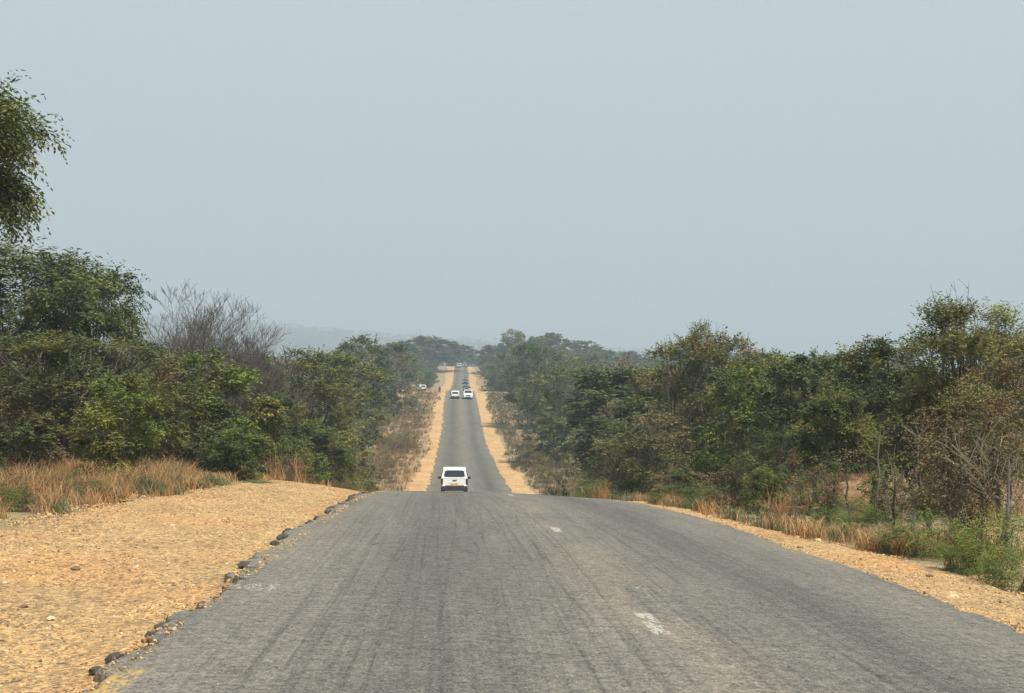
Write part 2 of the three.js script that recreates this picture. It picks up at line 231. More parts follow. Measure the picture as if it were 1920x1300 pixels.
// ---------------------------------------------------------------- plant kit
class Leaves { // many small leaf faces, each with its own tint
  constructor(seed) { this.P = []; this.N = []; this.K = []; this.I = []; this.r = rng(seed); this.nv = 0; }
  leaf(px, py, pz, dx, dy, dz, len, wid, c) { // diamond leaf along d with a random roll
    const r = this.r; let ax = (r() - 0.5) * 1.3, ay = 0.75, az = (r() - 0.5) * 1.3; // blades tend to spread level, facing the sky
    let sx = dy * az - dz * ay, sy = dz * ax - dx * az, sz = dx * ay - dy * ax; const q = Math.hypot(sx, sy, sz) || 1; sx /= q; sy /= q; sz /= q;
    let nx = dy * sz - dz * sy, ny = dz * sx - dx * sz, nz = dx * sy - dy * sx; const h = len * 0.45, w = wid / 2, n = this.nv;
    if (ny > 0) { sx = -sx; sy = -sy; sz = -sz; nx = -nx; ny = -ny; nz = -nz; }
    this.P.push(px, py, pz, px + dx * h + sx * w, py + dy * h + sy * w, pz + dz * h + sz * w, px + dx * len, py + dy * len, pz + dz * len, px + dx * h - sx * w, py + dy * h - sy * w, pz + dz * h - sz * w);
    for (let k = 0; k < 4; k++) { this.N.push(-nx, -ny, -nz); this.K.push(c[0], c[1], c[2]); }
    this.I.push(n, n + 1, n + 2, n, n + 2, n + 3); this.nv += 4;
  }
  // drooping spray: leaflets on both sides of a bending stalk
  spray(p, d, len, n, ll, lw, droop, c) {
    const r = this.r; let [x, y, z] = p, [dx, dy, dz] = d; const st = len / n;
    for (let i = 0; i < n; i++) {
      dy -= droop / n; const q = 1 / (Math.hypot(dx, dy, dz) || 1); dx *= q; dy *= q; dz *= q;
      x += dx * st; y += dy * st; z += dz * st;
      const hx = -dz, hz = dx, hq = 1 / (Math.hypot(hx, hz) || 1), sg = i & 1 ? 1 : -1, f = 0.75 + 0.5 * r();
      let ex = dx * 0.55 + sg * hx * hq * 0.8 + (r() - 0.5) * 0.5, ey = dy * 0.55 - 0.15 + (r() - 0.5) * 0.6, ez = dz * 0.55 + sg * hz * hq * 0.8 + (r() - 0.5) * 0.5; const eq = 1 / Math.hypot(ex, ey, ez);
      this.leaf(x, y, z, ex * eq, ey * eq, ez * eq, ll * f, lw * f, c);
    }
  }
  build() { const g = new THREE.BufferGeometry(); g.setAttribute('position', new THREE.Float32BufferAttribute(this.P, 3)); g.setAttribute('normal', new THREE.Float32BufferAttribute(this.N, 3)); g.setAttribute('color', new THREE.Float32BufferAttribute(this.K, 3)); g.setIndex(this.I); return g; }
}
class Wood { // tapered limbs
  constructor() { this.P = []; this.I = []; this.nv = 0; }
  limb(pts, radii, sides = 5) {
    const rings = pts.length;
    for (let i = 0; i < rings; i++) {
      const a = pts[Math.max(0, i - 1)], b = pts[Math.min(rings - 1, i + 1)]; let d = [b[0] - a[0], b[1] - a[1], b[2] - a[2]]; const q = Math.hypot(...d) || 1; d = d.map((v) => v / q);
      const ref = Math.abs(d[1]) > 0.9 ? [1, 0, 0] : [0, 1, 0]; let u = [d[1] * ref[2] - d[2] * ref[1], d[2] * ref[0] - d[0] * ref[2], d[0] * ref[1] - d[1] * ref[0]]; const uq = Math.hypot(...u); u = u.map((v) => v / uq);
      const w = [d[1] * u[2] - d[2] * u[1], d[2] * u[0] - d[0] * u[2], d[0] * u[1] - d[1] * u[0]];
      for (let k = 0; k < sides; k++) { const t = k / sides * 2 * Math.PI, c = Math.cos(t) * radii[i], s = Math.sin(t) * radii[i]; this.P.push(pts[i][0] + u[0] * c + w[0] * s, pts[i][1] + u[1] * c + w[1] * s, pts[i][2] + u[2] * c + w[2] * s); }
      if (i) for (let k = 0; k < sides; k++) { const a0 = this.nv + (i - 1) * sides + k, a1 = this.nv + (i - 1) * sides + (k + 1) % sides; this.I.push(a0, a1, a0 + sides, a1, a1 + sides, a0 + sides); }
    }
    this.nv += rings * sides;
  }
  curve(a, b, r0, r1, rand, bend = 0.15, seg = 4, sides = 5) {
    const L = Math.hypot(b[0] - a[0], b[1] - a[1], b[2] - a[2]), o = [(rand() - 0.5) * bend * L * 2, -(rand() * 0.5) * bend * L, (rand() - 0.5) * bend * L * 2], pts = [], rr = [];
    for (let i = 0; i <= seg; i++) { const t = i / seg, w = Math.sin(t * Math.PI) , j = i && i < seg ? L * 0.035 : 0; pts.push([mix(a[0], b[0], t) + o[0] * w + (rand() - 0.5) * j, mix(a[1], b[1], t) + o[1] * w + (rand() - 0.5) * j, mix(a[2], b[2], t) + o[2] * w + (rand() - 0.5) * j]); rr.push(mix(r0, r1, t)); }
    this.limb(pts, rr, sides); return pts;
  }
  build() { const g = new THREE.BufferGeometry(); g.setAttribute('position', new THREE.Float32BufferAttribute(this.P, 3)); g.setIndex(this.I); g.computeVertexNormals(); return g; }
}
const leafMat = (tr = 0.3) => new THREE.MeshPhysicalMaterial({ color: 0xffffff, vertexColors: true, roughness: 0.8, specularIntensity: 0.35, transmission: tr, thickness: 0, side: THREE.DoubleSide });
const leafM = leafMat(0.34), barkM = std(0.085, 0.07, 0.055, 0.95), barkGrey = std(0.16, 0.14, 0.12, 0.95), twigPale = std(0.24, 0.195, 0.14, 0.9);
const TINT = { dark: [0.097, 0.122, 0.036], deep: [0.069, 0.093, 0.031], olive: [0.164, 0.166, 0.044], fresh: [0.148, 0.196, 0.038], lime: [0.215, 0.232, 0.046], acacia: [0.140, 0.160, 0.060], pale: [0.22, 0.22, 0.088], brown: [0.188, 0.138, 0.070], rust: [0.22, 0.11, 0.055], grey: [0.14, 0.15, 0.105] };
/* tree recipe: H height, R crown radius, lo crown bottom (share of H), shape, tint(s), detail, sl spray length, ll leaflet length, droop, trunks */
function makePlant(o, seed) {
  const r = rng(seed), L = new Leaves(seed + 7), W = new Wood(), { H, R, lo, shape } = o, det = o.detail ?? 1, big = 1 / Math.sqrt(det), tints = o.tints;
  const clumps = [], n = Math.round((o.clumps ?? 70) * Math.sqrt(det)), per = Math.round((o.per ?? 30) * Math.sqrt(det));
  const cy = H * (lo + 1) / 2, ry = H * (1 - lo) / 2;
  const lob = [0, 1, 2, 3, 4].map(() => [r() * 6.28, 0.75 + 0.45 * r()]);
  const lobe = (a) => { let v = 0.85; for (const [b, s] of lob) v += Math.max(0, Math.cos(a - b)) ** 3 * (s - 0.85) * 0.6; return v; };
  const bo = [];
  for (let i = 0; i < (o.boughs ?? 17); i++) { // spread evenly over the skin, fewer inside
    const a = i * 2.4 + r() * 0.9, u = 1 - 1.9 * ((i + 0.5) / (o.boughs ?? 17)) + (r() - 0.5) * 0.2, k = (i % 5 === 4 ? 0.3 : 0.62 + 0.26 * r()) * lobe(a), c = Math.sqrt(Math.max(0.05, 1 - u * u));
    bo.push([Math.cos(a) * c * R * k, Math.max(H * 0.07, cy + u * ry * 0.84), Math.sin(a) * c * R * k, R * (0.26 + 0.16 * r()), Math.floor(r() * tints.length)]);
  }
  for (let i = 0; i < n; i++) {
    const a = r() * 2 * Math.PI;
    if (shape === 'flat') { // tiers of flat pads under an umbrella top
      const tier = i % (o.tiers ?? 3), t = tier / ((o.tiers ?? 3) - 1 || 1), q = Math.sqrt(r()) * R * lobe(a + tier) * mix(1, 0.72, t * r()), top = H * (1 - 0.02) - (q / R) ** 2 * H * 0.13 - (1.25 - lobe(a * 1.7 + 2)) * H * 0.08;
      clumps.push([Math.cos(a) * q, top - t * H * (1 - lo) * (0.65 + 0.5 * r()) - r() * r() * H * 0.09, Math.sin(a) * q, 0.5]);
    } else { // boughs, each a flattened cloud of clumps, set round a lobed mass
      const q = bo[i % bo.length], e = r() * 6.28, f = Math.sqrt(r());
      clumps.push([q[0] + Math.cos(e) * f * q[3], q[1] + (r() - 0.45) * q[3] * 0.75 * (1 - f * 0.5) - f * f * q[3] * 0.3, q[2] + Math.sin(e) * f * q[3], 1, q[4]]);
    }
  }
  const cr = (o.cr ?? 0.3) * R;
  for (const [x, y, z, sq, ti] of clumps) {
    const out = [x, (y - cy) * 1.1 + R * 0.25, z], oq = Math.hypot(...out) || 1, base = tints[ti !== undefined && r() < 0.8 ? ti : Math.floor(r() * tints.length)], cb = 0.68 + 0.64 * r();
    for (let k = 0; k < per; k++) {
      let d = [out[0] / oq * 0.55 + (r() - 0.5) * 1.5, out[1] / oq * 0.55 + (r() - 0.3) * 1.1, out[2] / oq * 0.55 + (r() - 0.5) * 1.5]; const q = Math.hypot(...d); d = d.map((v) => v / q);
      const e = Math.cbrt(r()) * cr, f = [(r() - 0.5) * 2, (r() - 0.5) * 2, (r() - 0.5) * 2], fq = Math.hypot(...f) || 1, b = cb * (det > 0.9 ? 0.68 + 0.85 * r() * (0.5 + 0.5 * r()) : 0.8 + 0.4 * r()), yel = (r() - 0.45) * (det > 0.9 ? 0.24 : 0.12);
      const p = [x + f[0] / fq * e, Math.max(0.05, y + f[1] / fq * e * (sq === 1 ? 0.8 : 0.34)), z + f[2] / fq * e];
      L.spray(p, d, o.sl * (0.6 + 0.8 * r()), o.nl ?? 7, o.ll * big, o.lw * big, o.droop, [base[0] * b * (1 + yel), base[1] * b, base[2] * b * (1 - yel * 0.5)]);
    }
  }
  // wood
  const nt = o.trunks ?? 1, tr = o.tr ?? H * 0.022, forks = [];
  for (let t = 0; t < nt; t++) {
    const a = r() * 6.28, sp = nt > 1 ? 0.12 * R : 0, foot = [Math.cos(a) * sp, -0.25, Math.sin(a) * sp], head = [Math.cos(a) * (nt > 1 ? R * 0.35 : R * 0.1), H * mix(lo, 1, shape === 'flat' ? 0.05 : 0.25), Math.sin(a) * (nt > 1 ? R * 0.35 : R * 0.1)];
    const pts = W.curve(foot, head, tr * 1.15 / Math.sqrt(nt), tr * 0.5 / Math.sqrt(nt), r, 0.08, 6, 7); forks.push(...pts.slice(3));
  }
  const nl = Math.min(clumps.length, Math.round((o.limbs ?? 26) * (det > 0.5 ? 1 : 0.5)));
  for (let i = 0; i < nl; i++) { const c = clumps[i], f = forks[Math.floor(r() * forks.length)], far = [c[0], c[1], c[2]]; const pts = W.curve(f, far, tr * 0.42 / Math.sqrt(nt), tr * 0.07, r, 0.14, 5, 4); if (det > 0.5) for (let k = 0; k < 3; k++) { const s0 = pts[2 + Math.floor(r() * 3)]; W.curve(s0, [far[0] + (r() - 0.5) * cr * 2.4, far[1] + (r() - 0.2) * cr * 1.8, far[2] + (r() - 0.5) * cr * 2.4], tr * 0.14, tr * 0.04, r, 0.12, 3, 3); } }
  // bare twigs standing out of the crown
  for (let i = 0; i < (o.twigs ?? 0); i++) { const c = clumps[Math.floor(r() * clumps.length)]; if (c[1] < H * 0.7) continue; const e = [c[0] * 1.15 + (r() - 0.5) * R * 0.5, c[1] + (0.05 + 0.13 * r()) * H, c[2] * 1.15 + (r() - 0.5) * R * 0.5]; const pts = W.curve(c, e, tr * 0.10, tr * 0.035, r, 0.15, 4, 3); for (let k = 0; k < 3; k++) { const m = pts[1 + Math.floor(r() * 3)], f = [m[0] + (r() - 0.5) * R * 0.35, m[1] + (r() - 0.1) * R * 0.2, m[2] + (r() - 0.5) * R * 0.35]; W.curve(m, f, tr * 0.06, tr * 0.03, r, 0.1, 2, 3); if (r() < 0.6) L.spray(f, [r() - 0.5, 0.3, r() - 0.5], o.sl * 0.6, 4, o.ll, o.lw, o.droop, tints[0]); } }
  const g = new THREE.Group();
  part(g, 'trunk', W.build(), o.bark ?? barkM); part(g, 'crown', L.build(), leafM);
  g.userData.size = [H, R]; return g;
}
// ---- kinds (three levels of detail by distance)
const T = TINT, KINDS = {
  feather: { H: 8, R: 3.1, lo: 0.34, shape: 'dome', tints: [T.dark, T.dark, T.acacia, T.deep], clumps: 120, per: 26, sl: 0.6, nl: 9, ll: 0.18, lw: 0.062, droop: 1.6, cr: 0.13, limbs: 34, boughs: 22 },
  tall: { H: 8, R: 2.5, lo: 0.60, shape: 'dome', tints: [T.dark, T.dark, T.olive, T.dark], clumps: 150, per: 46, sl: 0.6, nl: 9, ll: 0.125, lw: 0.046, droop: 1.7, cr: 0.13, limbs: 34, boughs: 18 },
  leafy: { H: 6, R: 2.5, lo: 0.30, shape: 'dome', tints: [T.dark, T.deep, T.dark, T.olive], clumps: 120, per: 24, sl: 0.36, nl: 8, ll: 0.15, lw: 0.07, droop: 0.8, cr: 0.13, trunks: 2, limbs: 34, boughs: 24 },
  umbrella: { H: 7, R: 3.4, lo: 0.5, shape: 'flat', tiers: 3, tints: [T.acacia, T.olive, T.acacia, T.dark], clumps: 115, per: 26, sl: 0.32, nl: 8, ll: 0.12, lw: 0.06, droop: 0.25, cr: 0.16, trunks: 2, limbs: 44 },
  layered: { H: 6.5, R: 3.3, lo: 0.12, shape: 'flat', tiers: 5, tints: [T.olive, T.acacia, T.olive, T.dark], clumps: 130, per: 26, sl: 0.34, nl: 8, ll: 0.14, lw: 0.066, droop: 0.35, cr: 0.17, trunks: 2, limbs: 40 },
  bush: { H: 3.6, R: 1.7, lo: 0.02, shape: 'bush', tints: [T.fresh, T.olive, T.fresh, T.dark], clumps: 110, per: 22, sl: 0.3, nl: 8, ll: 0.115, lw: 0.052, droop: 0.9, cr: 0.15, trunks: 4, tr: 0.06, limbs: 30, boughs: 20 },
  thicket: { H: 3.4, R: 1.8, lo: 0.02, shape: 'bush', tints: [T.olive, T.brown, T.dark, T.olive], clumps: 90, per: 18, sl: 0.28, nl: 7, ll: 0.095, lw: 0.042, droop: 0.7, cr: 0.2, trunks: 6, tr: 0.055, limbs: 46, twigs: 12, boughs: 18 },
  airy: { H: 5, R: 1.7, lo: 0.3, shape: 'dome', tints: [T.olive, T.acacia, T.brown, T.olive], clumps: 100, per: 26, sl: 0.28, nl: 8, ll: 0.085, lw: 0.042, droop: 0.4, cr: 0.18, trunks: 2, limbs: 46, twigs: 50, tr: 0.1, boughs: 18 },
  scrub: { H: 1.5, R: 0.95, lo: 0.0, shape: 'bush', tints: [T.brown, T.rust, T.brown, T.olive], clumps: 40, per: 16, sl: 0.26, nl: 5, ll: 0.075, lw: 0.03, droop: 0.3, cr: 0.25, trunks: 6, tr: 0.03, limbs: 30, bark: barkGrey, boughs: 10 },
  herb: { H: 0.8, R: 0.65, lo: 0.0, shape: 'bush', tints: [T.fresh, T.lime, T.dark, T.fresh], clumps: 44, per: 18, sl: 0.26, nl: 10, ll: 0.042, lw: 0.016, droop: 1.2, cr: 0.25, trunks: 5, tr: 0.012, limbs: 16, boughs: 12 },
};
const LOD = { near: 1, mid: 0.42, far: 0.10 }, protos = {};
const SEED = Object.fromEntries(Object.keys(KINDS).map((k, i) => [k, 1000 + i * 97]));
function proto(kind, lod, v, tints) { const key = kind + lod + v + (tints ?? ''); const o = { ...KINDS[kind], detail: LOD[lod] }; if (tints) o.tints = tints.split(' ').map((t) => T[t]); return protos[key] ??= makePlant(o, SEED[kind] + v * 13 + lod.length); }
let nTrees = 0;
const plants = [];
function plant(kind, { X, s, h, w, turn = 0, v = 0, tints, name, label, category = 'tree', group, lod, y }) {
  const src = proto(kind, lod ?? (s < 75 ? 'near' : s < 210 ? 'mid' : 'far'), v, tints), g = src.clone(), [H, R] = src.userData.size;
  g.userData = {}; g.position.set(X, y ?? groundY(X, s) - 0.05, -s); g.rotation.y = turn; const k = h / H, kw = w ? w / (2 * R) : k; g.scale.set(kw, k, kw);
  plants.push([X, s, kw * R]); nTrees++;
  return add(g, name, label, category, group);
}
// by the photograph: crown centre column, top row, distance, crown width in pixels
function plantAt(kind, px, top, s, wpx, o) { const p = at(px, top, s), gy = groundY(p.X, s); return plant(kind, { X: p.X, s, h: p.Y - gy + 0.05, w: wpx ? wpx * s / 2400 : undefined, ...o }); }

// ---------------------------------------------------------------- trees and bushes one can tell apart
const TG = { near: 'trees along the road', bush: 'bushes along the verge' };
plantAt('tall', -135, 122, 24, 480, { turn: 0.4, v: 1, name: 'tall_tree', label: 'tall tree with drooping feathery branches standing beside the grass verge' });
plantAt('feather', 40, 462, 41, 390, { turn: 2.1, v: 0, name: 'feathery_tree', label: 'large dark green feathery tree rising behind the flat-topped olive tree' });
plantAt('feather', 190, 478, 45, 250, { turn: 4.0, v: 1, name: 'feathery_tree', label: 'dark green feathery tree next to the leafless tree' });
plantAt('umbrella', 130, 618, 32, 400, { turn: 1.0, v: 0, tints: 'olive olive dark acacia', name: 'flat_topped_tree', label: 'olive flat-topped acacia with dark bare limbs above the dry grass' });
plantAt('bush', 225, 705, 27, 170, { turn: 0.5, v: 0, tints: 'lime olive fresh', name: 'bush', category: 'bush', label: 'yellowish green bush in front of the flat-topped acacia' });
plantAt('thicket', 300, 665, 35, 190, { turn: 1.5, v: 0, name: 'bush', category: 'bush', label: 'brownish olive thicket between yellowish bush and bright green bush' });
plantAt('bush', 405, 662, 37, 235, { turn: 2.6, v: 1, name: 'bush', category: 'bush', label: 'tall bright green bush below the leafless tree' });
plantAt('bush', 445, 800, 33, 130, { turn: 0.9, v: 0, tints: 'dark deep dark fresh', name: 'bush', category: 'bush', label: 'low dark green bush beside the dry grass clump' });
plantAt('thicket', 40, 720, 30, 220, { turn: 3.5, v: 1, name: 'bush', category: 'bush', label: 'twiggy brown thicket under the flat-topped acacia' });
plantAt('layered', 585, 655, 62, 300, { turn: 0.2, v: 0, name: 'layered_tree', label: 'wide light olive tree with layered foliage beside the dip' });
plantAt('layered', 650, 672, 95, 180, { turn: 1.9, v: 1, tints: 'olive acacia pale dark', name: 'layered_tree', label: 'pale olive layered tree at the edge of the dirt bank' });
plantAt('bush', 600, 790, 56, 150, { turn: 3.9, v: 1, name: 'bush', category: 'bush', label: 'green bush behind the tall dry grass clump' });
plantAt('bush', 520, 740, 50, 130, { turn: 5.2, v: 0, tints: 'dark deep olive', name: 'bush', category: 'bush', label: 'dark bush below the layered tree' });
plantAt('layered', 700, 629, 165, 140, { turn: 0.7, v: 1, tints: 'deep dark dark', name: 'layered_tree', label: 'dark spreading tree standing above the layered trees' });
plantAt('layered', 738, 655, 215, 100, { turn: 2.7, v: 0, tints: 'dark olive brown', name: 'layered_tree', label: 'dull olive tree just beyond the dark spreading tree', lod: 'mid' });
plantAt('airy', 1800, 556, 26, 240, { turn: 0.3, v: 0, name: 'airy_tree', label: 'airy tree with bare twigs standing out of its thin crown' });
plantAt('airy', 1910, 580, 28, 200, { turn: 2.2, v: 1, tints: 'pale lime olive', name: 'airy_tree', label: 'pale yellowish green tree next to the twiggy airy tree' });
plantAt('leafy', 1650, 640, 37, 230, { turn: 1.3, v: 0, name: 'leafy_tree', label: 'dense dark green tree beside the twiggy airy tree' });
plantAt('leafy', 1535, 656, 41, 220, { turn: 4.3, v: 1, name: 'leafy_tree', label: 'dense dark green tree, darkest of the roadside wood' });
plantAt('bush', 1420, 690, 44, 170, { turn: 2.0, v: 1, tints: 'fresh olive dark', name: 'bush', category: 'bush', label: 'bright green bush before the dense dark trees' });
plantAt('layered', 1335, 622, 56, 260, { turn: 0.8, v: 0, tints: 'olive acacia brown olive', name: 'layered_tree', label: 'broad olive tree with twigs against the sky above the roadside wood' });
plantAt('airy', 1330, 614, 57, 130, { turn: 3.8, v: 1, name: 'airy_tree', label: 'thin twiggy tree growing through the broad olive tree' });
plantAt('thicket', 1190, 775, 50, 240, { turn: 0.4, v: 0, tints: 'olive dark brown olive', name: 'bush', category: 'bush', label: 'wide brownish olive thicket with dark stems at the foot of the wood' });
plantAt('leafy', 1160, 690, 84, 230, { turn: 2.4, v: 0, tints: 'deep dark dark', name: 'leafy_tree', label: 'dark spreading tree overhanging the verge of the dip' });
plantAt('layered', 1070, 690, 130, 170, { turn: 1.1, v: 1, tints: 'pale acacia dark olive', name: 'layered_tree', label: 'pale green layered tree lit from above beside the pale dirt strip' });
plantAt('thicket', 1160, 668, 112, 120, { turn: 1.1, v: 1, tints: 'rust brown brown', name: 'bush', category: 'tree', label: 'reddish brown half-bare tree behind the dark spreading tree' });
plantAt('umbrella', 1000, 645, 195, 130, { lod: 'mid', turn: 0.1, v: 1, tints: 'deep deep dark', name: 'flat_topped_tree', label: 'dark umbrella-shaped acacia standing above the pale layered tree' });
plantAt('layered', 948, 668, 290, 80, { turn: 2.9, v: 0, tints: 'dark deep', name: 'layered_tree', label: 'dark low tree beside the heap of brushwood', lod: 'mid' });
plantAt('bush', 1290, 880, 34, 110, { turn: 2.9, v: 1, tints: 'olive brown dark', name: 'bush', category: 'bush', label: 'small dull olive bush at the crest of the road' });
plantAt('thicket', 1830, 720, 19.5, 230, { turn: 1.7, v: 0, tints: 'brown olive brown', name: 'bush', category: 'bush', label: 'brown half-leafless thicket with pale stems by the gravel' });
plantAt('thicket', 1690, 775, 26, 180, { turn: 5.1, v: 1, tints: 'olive dark fresh', name: 'bush', category: 'bush', label: 'olive thicket beneath the dense dark trees' });
plantAt('layered', 1860, 612, 31, 320, { turn: 0.9, v: 1, tints: 'olive pale brown olive', name: 'layered_tree', label: 'full olive tree behind the twiggy airy tree' });
plantAt('leafy', 1440, 662, 48, 210, { turn: 2.9, v: 1, tints: 'dark olive dark', name: 'leafy_tree', label: 'dark olive tree between the broad olive tree and the darkest trees' });
plantAt('leafy', 1250, 688, 68, 220, { turn: 1.9, v: 0, tints: 'dark acacia olive', name: 'leafy_tree', label: 'grey-green tree behind the wide brownish thicket' });
plantAt('leafy', 1570, 720, 30, 150, { turn: 0.6, v: 1, tints: 'dark olive deep', name: 'small_tree', label: 'small slender dark tree at the edge of the clearing' });
plantAt('leafy', 1745, 735, 27, 160, { turn: 3.3, v: 0, tints: 'olive dark brown', name: 'small_tree', label: 'small forked olive tree over the ferny plants' });
plantAt('thicket', 1390, 850, 28, 130, { turn: 1.2, v: 0, tints: 'dark olive brown', name: 'bush', category: 'bush', label: 'low dark thicket touching the gravel at the crest' });
plantAt('bush', 1440, 880, 26, 90, { turn: 4.2, v: 1, tints: 'olive dark fresh', name: 'bush', category: 'bush', label: 'small round green bush beside the straw stalks' });
plantAt('thicket', 1550, 880, 24, 120, { turn: 2.2, v: 1, tints: 'brown dark olive', name: 'bush', category: 'bush', label: 'low brown thicket between straw stalks and ferny plants' });
plantAt('thicket', 1465, 800, 36, 130, { turn: 5.2, v: 0, tints: 'deep dark brown', name: 'bush', category: 'bush', label: 'shady dark thicket under the bright green bush' });
[[1830, 1030, 15.2, 80], [1690, 1000, 18.5, 90], [1905, 1035, 14.2, 100], [1560, 965, 22, 80], [1800, 1030, 15.8, 90], [1745, 975, 17.5, 150], [1890, 975, 15.4, 150], [1640, 965, 21, 110], [1600, 940, 25, 110]].forEach(([px, top, s, w], k) => plantAt('herb', px, top, s, w, { turn: k * 1.7, v: k % 2, name: 'low_plant', category: 'plant', label: 'low bright green plant with ferny leaves at the edge of the gravel', group: 'ferny plants beside the gravel' }));
[[30, 880, 20, 90], [150, 885, 22, 80], [255, 880, 25, 80], [60, 905, 19, 70], [330, 870, 29, 80], [210, 900, 22, 70]].forEach(([px, top, s, w], k) => plantAt('scrub', px, top, s, w, { turn: k * 1.9, v: k % 2, tints: k % 2 ? 'brown rust olive' : 'olive dark brown', name: 'dry_shrub', category: 'shrub', label: 'small dry shrub standing in the golden grass', group: 'dry shrubs in the golden grass' }));
[[40, 915, 19, 70], [180, 905, 22, 80], [265, 895, 25, 90], [130, 890, 24, 70], [400, 895, 29, 80], [1275, 915, 33, 90], [1330, 920, 29, 80], [1110, 905, 45, 90], [345, 890, 27, 150], [90, 925, 21, 70], [660, 890, 60, 60], [480, 900, 31, 90]].forEach(([px, top, s, w], k) => plantAt('herb', px, top, s, w, { turn: k * 2.3, v: k % 2, tints: k % 2 ? 'dark fresh olive' : 'fresh dark', name: 'low_plant', category: 'plant', label: 'small leafy green plant among dry grass on the verge', group: 'leafy plants in the dry grass' }));
[['leafy', 800, 632, 470, 150, 0], ['leafy', 852, 645, 520, 84, 1], ['leafy', 752, 642, 410, 120, 1], ['feather', 965, 619, 430, 60, 0], ['leafy', 1035, 623, 420, 76, 1], ['leafy', 918, 648, 455, 66, 0], ['leafy', 1090, 640, 450, 84, 0], ['feather', 1145, 652, 430, 84, 1], ['tall', 1188, 658, 470, 30, 0], ['leafy', 880, 660, 600, 60, 0]].forEach(([k, px, top, s, w, v], i) => plantAt(k, px, top, s, w, { turn: i * 1.3, v, lod: 'far', tints: i % 3 ? 'dark deep acacia' : 'dark olive', name: 'hazy_tree', label: ['broad hazy tree crown, largest before the far crest', 'hazy tree above the roadside stall', 'hazy tree at the end of the dark spreading trees', 'tall pale hazy tree standing highest over the far wood', 'hazy tree with an angular crown over the umbrella-shaped acacia', 'hazy tree beside the far crest of the road', 'hazy tree on the falling skyline behind the reddish tree', 'low hazy tree beyond the reddish half-bare tree', 'narrow hazy tree standing alone on the skyline', 'small hazy tree in the gap over the road'][i] }));
console.log('named plants', nTrees);

// leafless tree
function bareTree(seed, H, spread, levels, mat, rad, rmin = rad * 0.075, fan = 0) {
  const W = new Wood(), r = rng(seed);
  const grow = (p, d, len, rad, lv) => {
    let pts = [p], rr = [rad], q = p, dir = d; const seg = lv > 1 ? 4 : 3;
    for (let i = 1; i <= seg; i++) { dir = [dir[0] + (r() - 0.5) * 0.28, dir[1] + (r() - 0.5) * 0.2 + (fan ? 0.025 : 0.05), dir[2] + (r() - 0.5) * 0.28]; const m = Math.hypot(...dir); dir = dir.map((v) => v / m); q = [q[0] + dir[0] * len / seg, q[1] + dir[1] * len / seg, q[2] + dir[2] * len / seg]; pts.push(q); rr.push(Math.max(rmin, rad * (1 - 0.4 * i / seg))); }
    W.limb(pts, rr, lv > 2 ? 6 : lv > 0 ? 4 : 3);
    if (lv === levels && fan) { for (let k = 0; k < fan; k++) { const a = k * 2.4 + r(), u = 0.16 + 0.84 * ((k + 0.5) / fan), c = Math.sqrt(1 - u * u); grow(pts[seg - (k % 2)], [Math.cos(a) * c, u, Math.sin(a) * c], len * 1.15 * (0.8 + 0.3 * r()), rad * 0.5, lv - 1); } return; }
    if (!lv) return; const n = fan ? (lv > 2 ? 3 : 4) : lv > levels - 2 ? 5 : lv > 1 ? 4 : 3;
    for (let k = 0; k < n; k++) { const t = 1 + Math.floor((0.3 + 0.7 * r()) * (seg - 0.01)), a = r() * 6.28, e = [dir[0] * 0.75 + Math.cos(a) * spread * (0.6 + 0.6 * r()), dir[1] * 0.75 + (r() - 0.25) * 0.5, dir[2] * 0.75 + Math.sin(a) * spread * (0.6 + 0.6 * r())], m = Math.hypot(...e); grow(pts[Math.min(seg, t)], e.map((v) => v / m), len * (0.6 + 0.2 * r()), rr[Math.min(seg, t)] * 0.64, lv - 1); }
  };
  grow([0, -0.2, 0], [0.03, 1, 0], H * 0.3, rad, levels);
  const g = W.build(); g.computeBoundingBox(); const k = H / g.boundingBox.max.y; g.scale(k, k, k); return g;
}
